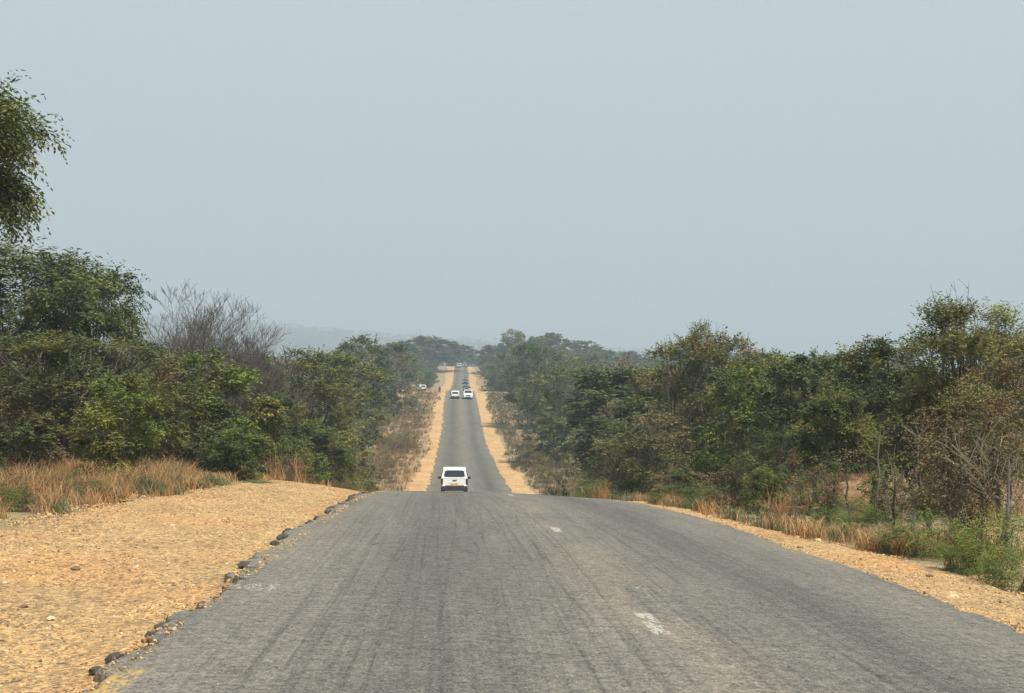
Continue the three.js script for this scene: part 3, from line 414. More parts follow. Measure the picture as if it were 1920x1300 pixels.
{
  const p = at(400, 528, 58), gy = groundY(p.X, 58), g = new THREE.Group();
  const limbs = bareTree(31, p.Y - gy, 0.66, 6, null, 0.2, 0.0095, 13), more = limbs.clone(); more.rotateY(2.2); more.scale(0.94, 0.93, 0.94); // a second fan of limbs fills the dome
  part(g, 'trunk', mergeGeometries([limbs, more]), std(0.105, 0.09, 0.08, 0.95));
  g.position.set(p.X, gy, -58); g.scale.set(0.84, 1, 0.84);
  add(g, 'leafless_tree', 'grey leafless tree with a fan of fine twigs', 'tree');
  [[1900, 790, 18.5, 0.9, 5], [1700, 850, 23, 0.5, 7], [1480, 905, 24, 0.2, 8]].forEach(([px, top, s, tw, seed]) => { const q = at(px, top, s), y = groundY(q.X, s), b = new THREE.Group(); part(b, 'stem', bareTree(seed * 11, q.Y - y, 0.8, 3, null, 0.011, 0.0022), twigPale); b.position.set(q.X, y, -s); b.rotation.y = tw; add(b, 'bare_shrub', 'pale leafless shrub with thin spreading stems beside the gravel', 'shrub', 'bare shrubs by the gravel'); });
}
// slim saplings in front of the wood
[[1610, 850, 23], [1655, 800, 24], [1690, 835, 21], [1725, 790, 22.5], [1770, 810, 20], [1798, 760, 21.5], [1835, 800, 18.8], [1868, 770, 20], [1560, 860, 25.5], [1915, 800, 18], [1525, 870, 27], [1745, 850, 19.2]].forEach(([px, top, s], i) => {
  const p = at(px, top, s), y = groundY(p.X, s), h = p.Y - y, r = rng(700 + i), W = new Wood(), L = new Leaves(800 + i), g = new THREE.Group(), tip = [(r() - 0.5) * 0.4, h, (r() - 0.5) * 0.3];
  const pts = W.curve([0, -0.1, 0], tip, 0.026 + 0.012 * r(), 0.006, r, 0.07, 7, 6);
  for (let k = 0; k < 9; k++) { const b = pts[2 + Math.floor(r() * 5)], a = r() * 6.28, e = [b[0] + Math.cos(a) * h * 0.2, b[1] + h * (0.06 + 0.14 * r()), b[2] + Math.sin(a) * h * 0.2]; const q = W.curve(b, e, 0.009, 0.003, r, 0.1, 4, 4); for (let m = 0; m < 7; m++) { const v = q[1 + Math.floor(r() * 4)], t = i % 3 ? T.olive : T.brown, c = 0.7 + 0.6 * r(); L.spray(v, [r() - 0.5, r() - 0.3, r() - 0.5], 0.22, 5, 0.06, 0.026, 0.6, t.map((x) => x * c)); } }
  part(g, 'trunk', W.build(), i % 2 ? barkGrey : barkM); part(g, 'crown', L.build(), leafM); g.position.set(p.X, y, -s);
  add(g, 'sapling', 'slim upright sapling with sparse leaves between gravel and wood', 'sapling', 'saplings before the wood');
});
// ---------------------------------------------------------------- the wood behind: every tree its own object, kept under the photographed skyline
const SKYLINE = [[-400, 470], [0, 470], [200, 490], [285, 560], [300, 645], [480, 668], [600, 668], [640, 645], [760, 642], [800, 636], [850, 648], [880, 660], [897, 664], [935, 645], [945, 624], [985, 630], [1030, 628], [1100, 650], [1180, 664], [1240, 664], [1262, 645], [1300, 632], [1380, 638], [1440, 662], [1500, 668], [1560, 660], [1690, 650], [1720, 600], [1920, 600], [2400, 600]];
const skyAt = (x) => { let i = 0; while (i < SKYLINE.length - 2 && SKYLINE[i + 1][0] < x) i++; const [a, p] = SKYLINE[i], [b, q] = SKYLINE[i + 1]; return mix(p, q, clamp((x - a) / (b - a))); };
{
  const r = rng(77); let made = 0;
  const tryTree = (X, s, kinds, hMax, o) => {
    if (Math.abs(s - 281) < 9 && X > -50 && X < 40) return;
    if (X < -4 && X > -15 && s > 255 && s < 325) return;
    const kind = kinds[Math.floor(r() * kinds.length)], [H, R] = [KINDS[kind].H, KINDS[kind].R];
    const rad = hMax * R / H; for (const [a, b, c] of plants) if (Math.hypot(a - X, b - s) < (rad + c) * (o.close ?? 0.5)) return;
    const gy = groundY(X, s); let top = 1e9;
    for (const e of [-0.7, 0, 0.7]) { const [px] = pixelOf(X + e * rad, gy, s); const lim = skyAt(px) + 4; const yTop = at(px, lim, s).Y - gy; top = Math.min(top, yTop + (e ? rad * 0.25 : 0)); }
    const h = Math.min(hMax * (0.75 + 0.35 * r()), top); if (h < hMax * 0.3 || h < 1.6) return;
    const [px] = pixelOf(X, gy + h, s); if (px < -160 || px > 2080) return;
    made++;
    plant(kind, { X, s, h, turn: r() * 6.28, v: Math.floor(r() * 2), ...o(kind) });
  };
  const where = { layered: 'layered olive tree', umbrella: 'flat-topped acacia', leafy: 'dark leafy tree', feather: 'feathery green tree', bush: 'green bush', thicket: 'olive thicket', scrub: 'dry brown shrub' };
  const zone = (a, g) => (k) => ({ name: k === 'bush' || k === 'thicket' ? 'bush' : 'tree', category: k === 'bush' || k === 'thicket' ? 'bush' : 'tree', label: `${where[k]} ${a}`, group: g });
  // front rows in the dip, both sides
  for (let s = 70; s < 500; s += 3.2 + s * 0.016) for (const side of [-1, 1]) for (let row = 0; row < 2; row++) {
    const X = side < 0 ? -10.6 - row * 5.5 - r() * 2.5 - sst(190, 220, s) * 2 + sst(300, 320, s) * 5.6 : 12.4 + row * 5.5 + r() * 2.5 - sst(300, 320, s) * 2, ss = s + r() * 3;
    tryTree(X, ss, row ? ['layered', 'umbrella', 'leafy'] : ['layered', 'bush', 'thicket', 'bush'], row ? 9.5 : 4.6, zone(s < 250 ? 'in the wood along the dip' : 'in the hazy wood before the far crest', s < 250 ? 'trees along the dip' : 'trees before the far crest'));
  }
  // depth behind the near roadside plants
  for (let i = 0; i < 70; i++) { const s = 42 + r() * 60, X = -12 - r() * 26; tryTree(X, s, ['leafy', 'layered', 'bush'], 6, zone('behind the roadside bushes of the near crest', 'trees behind the near bushes')); }
  for (let i = 0; i < 60; i++) { const s = 54 + r() * 50, X = 14 + r() * 36; tryTree(X, s, ['leafy', 'layered', 'thicket'], 6, zone('deep in the wood behind the dense dark trees', 'trees deep in the wood')); }
  // far rise and beyond
  for (let i = 0; i < 26; i++) { const s = 585 + r() * 90, X = -26 + r() * 60; tryTree(X, s, ['leafy', 'feather', 'leafy'], 13, zone('closing the view beyond the far crest', 'trees beyond the far crest')); }
  for (let i = 0; i < 150; i++) { const s = 330 + r() * 420, X = (r() < 0.5 ? -14 - r() * 110 : 16 + r() * 120); if (s > 500 && X > -26 && X < 40) continue; tryTree(X, s, ['layered', 'leafy', 'leafy', 'feather'], 14, zone('standing in haze near the far crest', 'hazy trees near the far crest')); }
  console.log('wood', made);
  // dry scrub on the dirt bank and the verge of the dip
  for (let i = 0; i < 290; i++) { const s = 44 + r() * 225, left = r() < 0.66, X = left ? -4.3 - r() * 5.4 : 7.2 + r() * 4; if (Math.abs(s - 281) < 8) continue; plant('scrub', { X, s, h: 0.6 + r() * r() * 1.6, turn: r() * 6.28, v: Math.floor(r() * 2), lod: s < 60 ? 'near' : s < 190 ? 'mid' : 'far', tints: left ? (r() < 0.7 ? undefined : 'olive brown dark') : (r() < 0.5 ? 'olive dark brown' : undefined), name: 'dry_shrub', category: 'shrub', label: left ? 'dry brown shrub on the dirt bank of the dip' : 'dull shrub on the shaded verge of the dip', group: left ? 'dry shrubs on the bank' : 'shrubs on the shaded verge' }); }
}
// far-off woodland on the plain and the hills: one mass
{
  const r = rng(5), src = makePlant({ ...KINDS.layered, detail: 0.012, tints: [T.deep, T.deep] }, 9).children[1].geometry, N = 5200, im = new THREE.InstancedMesh(src, leafM, N), m = new THREE.Matrix4(), q = new THREE.Quaternion(), up = new THREE.Vector3(0, 1, 0);
  let k = 0; while (k < N) { const s = 760 + Math.pow(r(), 1.3) * 2300, X = (r() - 0.5) * s * 1.15, gy = groundY(X, s); const h = 6 + r() * 6, [px, py] = pixelOf(X, gy + h, s); if (s < 1500 && py < skyAt(px) + 2) { if (r() < 0.3) { m.compose(new THREE.Vector3(X, gy - 4, -s), q, new THREE.Vector3(1, 0.5, 1)); im.setMatrixAt(k++, m); } continue; } m.compose(new THREE.Vector3(X, gy - 0.5, -s), q.setFromAxisAngle(up, r() * 6.28), new THREE.Vector3(h / 5, h / 6.5, h / 5)); im.setMatrixAt(k++, m); }
  add(im, 'distant_woodland', 'far-off wood covering the plain and hazy hills', 'woodland', null, 'stuff');
}
console.log('plants', nTrees);
// ---------------------------------------------------------------- grass
function tuft(seed, n, h, lean, w) {
  const r = rng(seed), P = [], I = [], K = []; let nv = 0;
  for (let i = 0; i < n; i++) {
    const a = r() * 6.28, b = r() * 6.28, q = Math.sqrt(r()) * 0.14, x = Math.cos(a) * q, z = Math.sin(a) * q, hh = h * (0.45 + 0.6 * r()), ln = lean * (0.3 + r()) * hh, ux = Math.cos(b), uz = Math.sin(b), c = 0.75 + 0.5 * r();
    for (let k = 0; k <= 3; k++) { const t = k / 3, ww = w * (1 - t * 0.85) * (0.7 + 0.6 * r()) / 2, cx = x + ux * ln * t * t, cz = z + uz * ln * t * t, y = hh * (t - 0.18 * t * t * lean * 2); P.push(cx - uz * ww, y, cz + ux * ww, cx + uz * ww, y, cz - ux * ww); K.push(c, c, c, c, c, c); if (k) I.push(nv + k * 2 - 2, nv + k * 2 - 1, nv + k * 2, nv + k * 2 - 1, nv + k * 2 + 1, nv + k * 2); }
    nv += 8;
  }
  const g = new THREE.BufferGeometry(); g.setAttribute('position', new THREE.Float32BufferAttribute(P, 3)); g.setAttribute('color', new THREE.Float32BufferAttribute(K, 3)); g.setIndex(I); g.computeVertexNormals(); return g;
}
const grassM = new THREE.MeshPhysicalMaterial({ color: 0xffffff, vertexColors: true, roughness: 0.8, transmission: 0.25, thickness: 0, side: THREE.DoubleSide });
function field(name, label, geo, N, placeFn, seed) {
  const r = rng(seed), im = new THREE.InstancedMesh(geo, grassM, N), m = new THREE.Matrix4(), q = new THREE.Quaternion(), e = new THREE.Euler(); let k = 0, guard = 0;
  while (k < N && guard++ < N * 20) { const o = placeFn(r); if (!o) continue; e.set((r() - 0.5) * 0.25, r() * 6.28, (r() - 0.5) * 0.25); m.compose(new THREE.Vector3(o.X, groundY(o.X, o.s) - 0.01, -o.s), q.setFromEuler(e), new THREE.Vector3(o.k * (0.8 + 0.4 * r()), o.k, o.k * (0.8 + 0.4 * r()))); im.setMatrixAt(k, m); im.setColorAt(k++, C(...o.c)); }
  im.count = k; return add(im, name, label, 'grass', null, 'stuff');
}
const straw = (r) => { const b = 0.75 + 0.5 * r(), t = r(); return [mix(0.53, 0.40, t) * b, mix(0.275, 0.238, t) * b, mix(0.10, 0.11, t) * b]; };
const tallG = tuft(3, 26, 0.8, 0.65, 0.011), shortG = tuft(4, 22, 0.32, 0.6, 0.012), farG = tuft(5, 12, 0.55, 0.45, 0.04);
field('dry_grass', 'golden dry grass along the edge of the wide gravel shoulder', tallG, 1800, (r) => { const s = 15 + r() * 24, X = outL(s) + 0.1 - Math.pow(r(), 1.3) * 6.5, d = fbm(X * 0.8 + 4, s * 0.5, 3); if (d < 0.53 + 0.07 * r()) return null; return { X, s, k: (0.26 + 0.7 * r() * sst(0.45, 0.65, d) + 0.2 * r()) * sst(0, 1.2, outL(s) + 0.5 - X) + 0.15, c: r() < 0.2 ? [0.13, 0.17, 0.05] : straw(r) }; }, 21);
field('short_grass', 'short dry grass and weeds fringing the gravel', shortG, 2300, (r) => { const left = r() < 0.6, s = 8 + r() * 34, X = left ? outL(s) + 0.25 - r() * 3 : outR(s) - 0.1 + r() * r() * 3.2; if (fbm(X * 0.9, s * 0.9 + 3, 2) < (left ? 0.44 : 0.54)) return null; return { X, s, k: 0.5 + 0.9 * r(), c: r() < (left ? 0.25 : 0.5) ? [0.10, 0.14, 0.045] : straw(r) }; }, 22);
field('verge_grass', 'dry and green grass on the verges of the dip', farG, 6500, (r) => { const s = 42 + Math.pow(r(), 1.2) * 240, left = r() < 0.5, X = left ? outL(s) + 0.3 - r() * 7 : outR(s) + 0.1 + r() * 6; if (fbm(X * 0.5, s * 0.2, 2) < 0.36) return null; return { X, s, k: 0.5 + 0.8 * r(), c: left ? (r() < 0.15 ? [0.14, 0.15, 0.06] : straw(r)) : r() < 0.6 ? [0.105, 0.125, 0.05] : [0.22, 0.17, 0.09] }; }, 23);
field('understorey_grass', 'straw-coloured grass in the clearing under the trees', tallG, 3600, (r) => { const s = 12 + r() * 60, X = outR(s) + 3.5 + r() * 24; if (fbm(X * 0.4, s * 0.4, 2) < 0.4) return null; return { X, s, k: 0.35 + 0.5 * r(), c: straw(r) }; }, 24);
// clumps one can tell apart
[[545, 828, 40, 1.55, 'tall dry grass clump at the crest beside the dark bush'], [650, 850, 60, 1.4, 'dry grass clump on the bank above the dip'], [1262, 925, 31, 0.7, 'round tuft of orange dry grass at the crest of the gravel strip'], [1325, 930, 27, 0.6, 'small tuft of dry grass between leafy plants'], [1478, 895, 24, 1.0, 'upright clump of long straw stalks at the edge of the gravel'], [60, 845, 23, 1.2, 'tall golden grass clump under the flat-topped acacia'], [1130, 895, 42, 1.0, 'pale dry grass clump at the foot of the wide thicket'], [190, 850, 24, 1.1, 'golden grass clump beside the yellowish bush']].forEach(([px, top, s, h, label], i) => {
  const p = at(px, top, s), gs = [], r = rng(90 + i), y = groundY(p.X, s), hh = Math.max(0.5, Math.min(2, p.Y - y));
  for (let k = 0; k < 6; k++) { const g = tuft(200 + i * 20 + k, 20, hh, 0.5, 0.011); g.rotateY(r() * 6.28); g.translate((r() - 0.5) * hh * 0.7, 0, (r() - 0.5) * 0.5); gs.push(g); }
  const m = new THREE.Mesh(mergeGeometries(gs), new THREE.MeshPhysicalMaterial({ color: C(...straw(r)), vertexColors: true, roughness: 0.85, transmission: 0.25, thickness: 0, side: THREE.DoubleSide })); m.position.set(p.X, y, -s);
  add(m, 'grass_clump', label, 'grass clump');
});
// ---------------------------------------------------------------- stones
function rock(seed, d = 0) { const g = new THREE.IcosahedronGeometry(1, d), p = g.attributes.position, v = new THREE.Vector3(); for (let i = 0; i < p.count; i++) { v.fromBufferAttribute(p, i); const n = 0.72 + 0.5 * hash(Math.round(v.x * 50) + seed * 131, Math.round(v.y * 50) * 7 + Math.round(v.z * 50) * 13); v.multiplyScalar(n); v.y *= 0.62; p.setXYZ(i, v.x, v.y, v.z); } g.computeVertexNormals(); return g; }
{
  const r = rng(61), N = 52000, im = new THREE.InstancedMesh(rock(1), std(1, 1, 1, 0.95), N), m = new THREE.Matrix4(), q = new THREE.Quaternion(), e = new THREE.Euler();
  for (let k = 0; k < N;) {
    const left = r() < 0.74, s = 5 + Math.pow(r(), 1.35) * 30, X = left ? cen(s) - halfL(s) + 0.15 - r() * 4.8 : cen(s) + halfR(s) - 0.05 + r() * 1.9;
    if (left ? X < outL(s) : X > outR(s)) continue;
    if (fbm(X * 1.3 + 2, s * 1.3, 2) < 0.3 + 0.3 * r()) continue;
    const a = 0.004 + 0.016 * Math.pow(r(), 2.2) + (r() < 0.008 ? 0.014 : 0), e0 = left ? cen(s) - halfL(s) : cen(s) + halfR(s), over = left ? X > e0 - 0.02 : X < e0 + 0.02; if (over && r() < 0.5) continue;
    const y = over ? roadY(X, s) + 0.002 : groundY(X, s) + 0.035 + (fbm(X * 2.2 + 30, s * 0.55, 3) - 0.5) * 0.07; e.set(r() * 6, r() * 6, r() * 6); m.compose(new THREE.Vector3(X, y + a * 0.1, -s), q.setFromEuler(e), new THREE.Vector3(a * (0.8 + 0.7 * r()), a * 0.9, a)); im.setMatrixAt(k, m);
    const t = r(), b = 0.65 + 0.55 * r(); im.setColorAt(k++, t < 0.09 ? C(0.60 * b, 0.46 * b, 0.28 * b) : t < 0.27 ? C(0.2 * b, 0.13 * b, 0.08 * b) : C(0.5 * b, 0.32 * b, 0.145 * b));
  }
  add(im, 'gravel', 'loose tan gravel scattered over the dirt shoulders', 'gravel', null, 'stuff');
  const stones = [[155, 1080, 12.2, 0.05, 0], [330, 1005, 17, 0.06, 1], [110, 1158, 9.4, 0.045, 1], [300, 1040, 14.4, 0.04, 0], [60, 1140, 9.8, 0.035, 0], [220, 1250, 7.2, 0.03, 0], [400, 1020, 16, 0.04, 1], [1505, 1030, 17.5, 0.05, 0], [1720, 1105, 12.6, 0.06, 0], [1540, 1003, 19.5, 0.07, 1], [1800, 1110, 12.4, 0.07, 1], [1755, 1060, 14.5, 0.05, 0]];
  stones.forEach(([px, py, s, a, pale], i) => { const p = at(px, py, s), o = new THREE.Mesh(rock(10 + i, 1), pale ? std(0.6, 0.47, 0.29, 0.95) : std(0.17, 0.105, 0.065, 0.95)); a *= pale ? 0.6 : 0.8; o.scale.set(a * 1.2, a, a); o.rotation.y = i; o.position.set(p.X, groundY(p.X, s) + a * 0.35 + 0.03, -s); add(o, 'stone', `${pale ? 'pale' : 'dark brown'} stone lying on the ${px < 900 ? 'wide' : 'narrow'} gravel shoulder`, 'stone', `${pale ? 'pale' : 'dark'} stones on the ${px < 900 ? 'wide' : 'narrow'} shoulder`); });
  // lumps of asphalt broken off along the ragged edge
  for (let i = 0; i < 32; i++) { const s = 6 + i * 0.55 + i * i * 0.011 + r() * 0.5, X = cen(s) - halfL(s) - jag(s, -1) - 0.13 - r() * 0.05, a = 0.02 + 0.022 * r() + 0.0012 * i, o = new THREE.Mesh(rock(40 + i, 1), std(0.06, 0.057, 0.052, 0.92)); o.scale.set(a * 1.3, a * 1.5, a * 1.6); o.rotation.y = r() * 6; o.position.set(X + 0.02, roadY(X, s) - 0.045, -s); add(o, 'asphalt_lump', 'dark lump of asphalt crumbled off the ragged road edge', 'rubble', 'asphalt lumps along the broken edge'); }
}
console.log('stones');
// ---------------------------------------------------------------- vehicles
const paint = (r, g, b) => new THREE.MeshPhysicalMaterial({ color: C(r, g, b), roughness: 0.35, clearcoat: 0.8, clearcoatRoughness: 0.08 });
const glassM = new THREE.MeshPhysicalMaterial({ color: C(0.012, 0.014, 0.016), roughness: 0.08, clearcoat: 1 }), rubberM = std(0.02, 0.02, 0.021, 0.9), rimM = std(0.45, 0.45, 0.46, 0.35, { metalness: 0.8 }), blackM = std(0.022, 0.022, 0.024, 0.6), redM = new THREE.MeshPhysicalMaterial({ color: C(0.055, 0.006, 0.008), roughness: 0.15, clearcoat: 1 }), lampM = std(0.75, 0.76, 0.78, 0.12), shellM = (c) => c;
/* side profile in (z, y), z = 0 at the rear bumper, forward positive; belt: height where the sides start to lean in */
function vehicle(o) {
  const g = new THREE.Group(), { W, L, belt, roof, lean, wheels, wr } = o, half = W / 2;
  const sh = new THREE.Shape(); o.profile.forEach(([z, y], i) => i ? sh.lineTo(z, y) : sh.moveTo(z, y));
  // wheel arches along the sill
  for (const w of [...wheels].reverse()) { sh.lineTo(w + wr * 1.16, o.sill); sh.absarc(w, wr * 0.98, wr * 1.16, Math.atan2(o.sill - wr * 0.98, wr * 1.1), Math.PI - Math.atan2(o.sill - wr * 0.98, wr * 1.1), false); sh.lineTo(w - wr * 1.16, o.sill); }
  sh.closePath();
  const bev = 0.05, body = new THREE.ExtrudeGeometry(sh, { depth: W - bev * 2, bevelEnabled: true, bevelThickness: bev, bevelSize: bev * 0.7, bevelOffset: -bev * 0.7, bevelSegments: 3, curveSegments: 10, steps: 6 });
  const p = body.attributes.position;
  const inset = (y, z) => 1 - lean * clamp((y - belt) / (roof - belt)) - 0.05 * sst(0.55, 0, z) - 0.07 * sst(L - 0.7, L, z) - 0.03 * sst(belt * 0.75, o.sill, y);
  for (let i = 0; i < p.count; i++) { const z = p.getX(i), y = p.getY(i), x = (p.getZ(i) - (W - bev * 2) / 2) * inset(y, z); p.setXYZ(i, x, y, -z); }
  body.computeVertexNormals(); part(g, 'body', body, o.paint);
  const panel = (name, pts, m, thick = 0.012) => { // a plate from four corners, thickened outwards
    const [a, b, c, d] = pts.map((q) => new THREE.Vector3(...q)), n = new THREE.Vector3().crossVectors(b.clone().sub(a), d.clone().sub(a)).normalize().multiplyScalar(thick), cen = a.clone().add(b).add(c).add(d).multiplyScalar(0.25), P = [], I = [];
    const ring = []; for (const [u, v, w] of [[a, b, d], [b, c, a], [c, d, b], [d, a, c]]) { ring.push(u.clone().lerp(w, 0.10), u.clone().lerp(v, 0.10)); }
    const k = ring.length; for (const v of ring) P.push(v.x, v.y, v.z); for (const v of ring) P.push(v.x + n.x, v.y + n.y, v.z + n.z); P.push(cen.x + n.x, cen.y + n.y, cen.z + n.z);
    for (let i = 0; i < k; i++) { const j = (i + 1) % k; I.push(i, j, k + i, j, k + j, k + i, k + i, k + j, 2 * k); }
    const q = new THREE.BufferGeometry(); q.setAttribute('position', new THREE.Float32BufferAttribute(P, 3)); q.setIndex(I); const ng = q.toNonIndexed(); ng.computeVertexNormals(); return part(g, name, ng, m);
  };
  // points on the leaned skin
  const skin = (side, z, y) => [side * half * inset(y, z) + side * 0.004, y, -z];
  for (const side of [-1, 1]) for (const w of o.sideWindows) { const q = w.map(([z, y]) => skin(side, z, y)); panel('side_window', side > 0 ? q : q.reverse(), glassM); }
  const cross = (z0, y0, z1, y1, m0, m1) => [[-half * inset(y0, z0) * m0, y0, -z0], [half * inset(y0, z0) * m0, y0, -z0], [half * inset(y1, z1) * m1, y1, -z1], [-half * inset(y1, z1) * m1, y1, -z1]];
  const on = (i0, t) => { const a = o.profile[i0], b = o.profile[i0 + 1]; return [mix(a[0], b[0], t), mix(a[1], b[1], t)]; };
  const pane = (name, i0, t0, t1, m0, m1, m = glassM) => { const [z0, y0] = on(i0, t0), [z1, y1] = on(i0, t1); return panel(name, cross(z0, y0, z1, y1, m0, m1), m, 0.014); };
  pane('rear_window', o.rearSeg, o.rearT?.[0] ?? 0.1, o.rearT?.[1] ?? 0.9, 0.84, 0.82); pane('windscreen', o.frontSeg, 0.08, 0.92, 0.86, 0.9);
  for (const w of wheels) for (const side of [-1, 1]) {
    const wg = new THREE.Group(); wg.name = 'wheel'; wg.position.set(side * (half - 0.13), wr, -w); g.add(wg);
    const ty = new THREE.LatheGeometry([[wr * 0.6, -0.1], [wr * 0.93, -0.105], [wr, -0.07], [wr, 0.07], [wr * 0.93, 0.105], [wr * 0.6, 0.1]].map(([a, b]) => new THREE.Vector2(a, b)), 24); ty.rotateZ(Math.PI / 2); part(wg, 'tyre', ty, rubberM);
    const ri = new THREE.LatheGeometry([[0, 0.07], [wr * 0.25, 0.075], [wr * 0.5, 0.04], [wr * 0.62, 0.09]].map(([a, b]) => new THREE.Vector2(a, b)), 20); ri.rotateZ(-side * Math.PI / 2); part(wg, 'rim', ri, rimM);
  }
  const box = (name, w, h, d, x, y, z, m, rad = 0.02, turn = 0) => { const b = new RoundedBoxGeometry(w, h, d, 2, Math.min(rad, w / 2.1, h / 2.1, d / 2.1)); if (turn) b.rotateX(turn); b.translate(x, y, -z); return part(g, name, b, m); };
  for (const side of [-1, 1]) {
    box('mirror', 0.24, 0.17, 0.1, side * (half + 0.1), belt + 0.06, o.mirrorZ, o.mirrorM ?? blackM, 0.04);
    box('tail_light', o.tail[0], o.tail[1], 0.1, side * (half * inset(o.tail[2], 0.1) - o.tail[0] / 2 + 0.012), o.tail[2], o.tail[3] ?? 0.035, redM, 0.02);
    box('headlight', 0.34, 0.16, 0.1, side * (half * 0.93 - 0.2), o.headY, L - 0.07, lampM, 0.04);
  }
  box('rear_bumper', W * 0.94, o.bump[0], 0.2, 0, o.bump[1], 0.05, o.bumpM ?? blackM, 0.05);
  box('front_bumper', W * 0.88, 0.22, 0.2, 0, 0.42, L - 0.08, o.bumpM ?? blackM, 0.05);
  box('grille', W * 0.5, 0.16, 0.06, 0, o.headY, L - 0.01, blackM, 0.03);
  box('underside', W * 0.8, 0.2, L * 0.9, 0, o.sill, L / 2, blackM, 0.05);
  return { g, box, panel };
}
function place(g, X, s, heading, name, label, category, group) { const slope = Math.atan((roadY(X, s + 1.6) - roadY(X, s - 1.6)) / 3.2); g.rotation.order = 'YXZ'; g.rotation.set(heading ? -slope : slope, heading, -Math.atan(roadY(X - 0.7, s) - roadY(X + 0.7, s)) / 1.4 * (heading ? -1 : 1)); g.position.set(X, roadY(X, s) + 0.006, -s); return add(g, name, label, category, group); }
const white = paint(0.82, 0.82, 0.80);
{ // pickup with a canopy over its bed, seen from behind
  const { g, box, panel } = vehicle({ W: 1.88, L: 5.2, belt: 1.08, roof: 1.9, lean: 0.20, wheels: [1.25, 4.3], wr: 0.38, sill: 0.46, profile: [[0.04, 0.5], [0, 0.62], [0.0, 1.14], [0.2, 1.78], [0.42, 1.89], [2.9, 1.9], [3.1, 1.86], [3.85, 1.16], [4.95, 1.06], [5.15, 0.92], [5.2, 0.5]], rearSeg: 2, rearT: [0.14, 0.84], frontSeg: 6, sideWindows: [[[0.5, 1.22], [1.85, 1.22], [1.85, 1.66], [0.62, 1.66]], [[2.0, 1.2], [2.75, 1.2], [2.75, 1.68], [2.0, 1.68]], [[2.82, 1.2], [3.62, 1.2], [3.12, 1.68], [2.82, 1.68]]], mirrorZ: 3.55, tail: [0.15, 0.42, 0.92], headY: 0.88, bump: [0.36, 0.5], paint: white });
  box('tailgate_handle', 0.26, 0.07, 0.04, 0, 1.0, -0.012, blackM, 0.02); box('lock', 0.09, 0.035, 0.03, 0.13, 1.035, -0.015, blackM, 0.01);
  const plate = box('number_plate', 0.42, 0.12, 0.02, 0, 0.70, -0.06, std(0.75, 0.36, 0.05, 0.5), 0.012); plate.userData.label = 'orange rear number plate';
  box('tailgate_seam', 1.62, 0.014, 0.012, 0, 1.135, -0.004, blackM, 0.004); box('brake_light', 0.5, 0.03, 0.02, 0, 0.775, -0.055, redM, 0.01); box('badge', 0.3, 0.045, 0.012, -0.3, 0.85, -0.004, std(0.5, 0.5, 0.5, 0.4), 0.01); box('badge', 0.26, 0.03, 0.012, 0.24, 0.84, -0.004, std(0.55, 0.55, 0.55, 0.4), 0.01);
  for (const sd of [-1, 1]) box('bumper_end', 0.2, 0.1, 0.16, sd * 0.72, 0.66, 0.02, white, 0.03);
  box('mud_flap', 0.28, 0.3, 0.02, -0.76, 0.32, 0.72, blackM, 0.01); box('mud_flap', 0.28, 0.3, 0.02, 0.76, 0.32, 0.72, blackM, 0.01);
  place(g, 0.16, 86, 0, 'pickup_truck', 'white pickup truck with a canopy driving down from the crest', 'truck');
}
const hatch = { W: 1.72, L: 3.9, belt: 0.92, roof: 1.5, lean: 0.2, wheels: [0.72, 3.15], wr: 0.3, sill: 0.3, profile: [[0.03, 0.34], [0, 0.5], [0.04, 0.9], [0.42, 1.42], [0.75, 1.5], [2.0, 1.5], [2.9, 0.96], [3.7, 0.82], [3.88, 0.62], [3.9, 0.34]], rearSeg: 2, frontSeg: 5, sideWindows: [[[0.55, 0.98], [1.4, 0.98], [1.4, 1.38], [0.72, 1.38]], [[1.48, 0.98], [2.6, 0.98], [2.05, 1.38], [1.48, 1.38]]], mirrorZ: 2.55, tail: [0.16, 0.26, 0.82], headY: 0.66, bump: [0.3, 0.42] };
const suv = { W: 1.84, L: 4.5, belt: 1.02, roof: 1.68, lean: 0.18, wheels: [0.85, 3.6], wr: 0.36, sill: 0.38, profile: [[0.03, 0.42], [0, 0.6], [0.03, 1.0], [0.3, 1.6], [0.6, 1.68], [2.5, 1.68], [3.3, 1.08], [4.25, 0.95], [4.46, 0.76], [4.5, 0.42]], rearSeg: 2, frontSeg: 5, sideWindows: [[[0.5, 1.08], [1.5, 1.08], [1.5, 1.54], [0.62, 1.54]], [[1.58, 1.08], [3.0, 1.08], [2.5, 1.54], [1.58, 1.54]]], mirrorZ: 2.95, tail: [0.2, 0.24, 0.98], headY: 0.78, bump: [0.3, 0.5] };
const sedan = { W: 1.74, L: 4.4, belt: 0.88, roof: 1.43, lean: 0.2, wheels: [0.9, 3.5], wr: 0.3, sill: 0.3, profile: [[0.03, 0.34], [0, 0.55], [0.03, 0.9], [0.75, 0.98], [1.35, 1.4], [1.6, 1.43], [2.4, 1.43], [3.2, 0.92], [4.2, 0.78], [4.38, 0.6], [4.4, 0.34]], rearSeg: 3, frontSeg: 6, sideWindows: [[[1.05, 0.94], [1.85, 0.94], [1.85, 1.33], [1.4, 1.33]], [[1.92, 0.94], [2.9, 0.94], [2.45, 1.33], [1.92, 1.33]]], mirrorZ: 2.85, tail: [0.3, 0.18, 0.76], headY: 0.64, bump: [0.3, 0.42] };
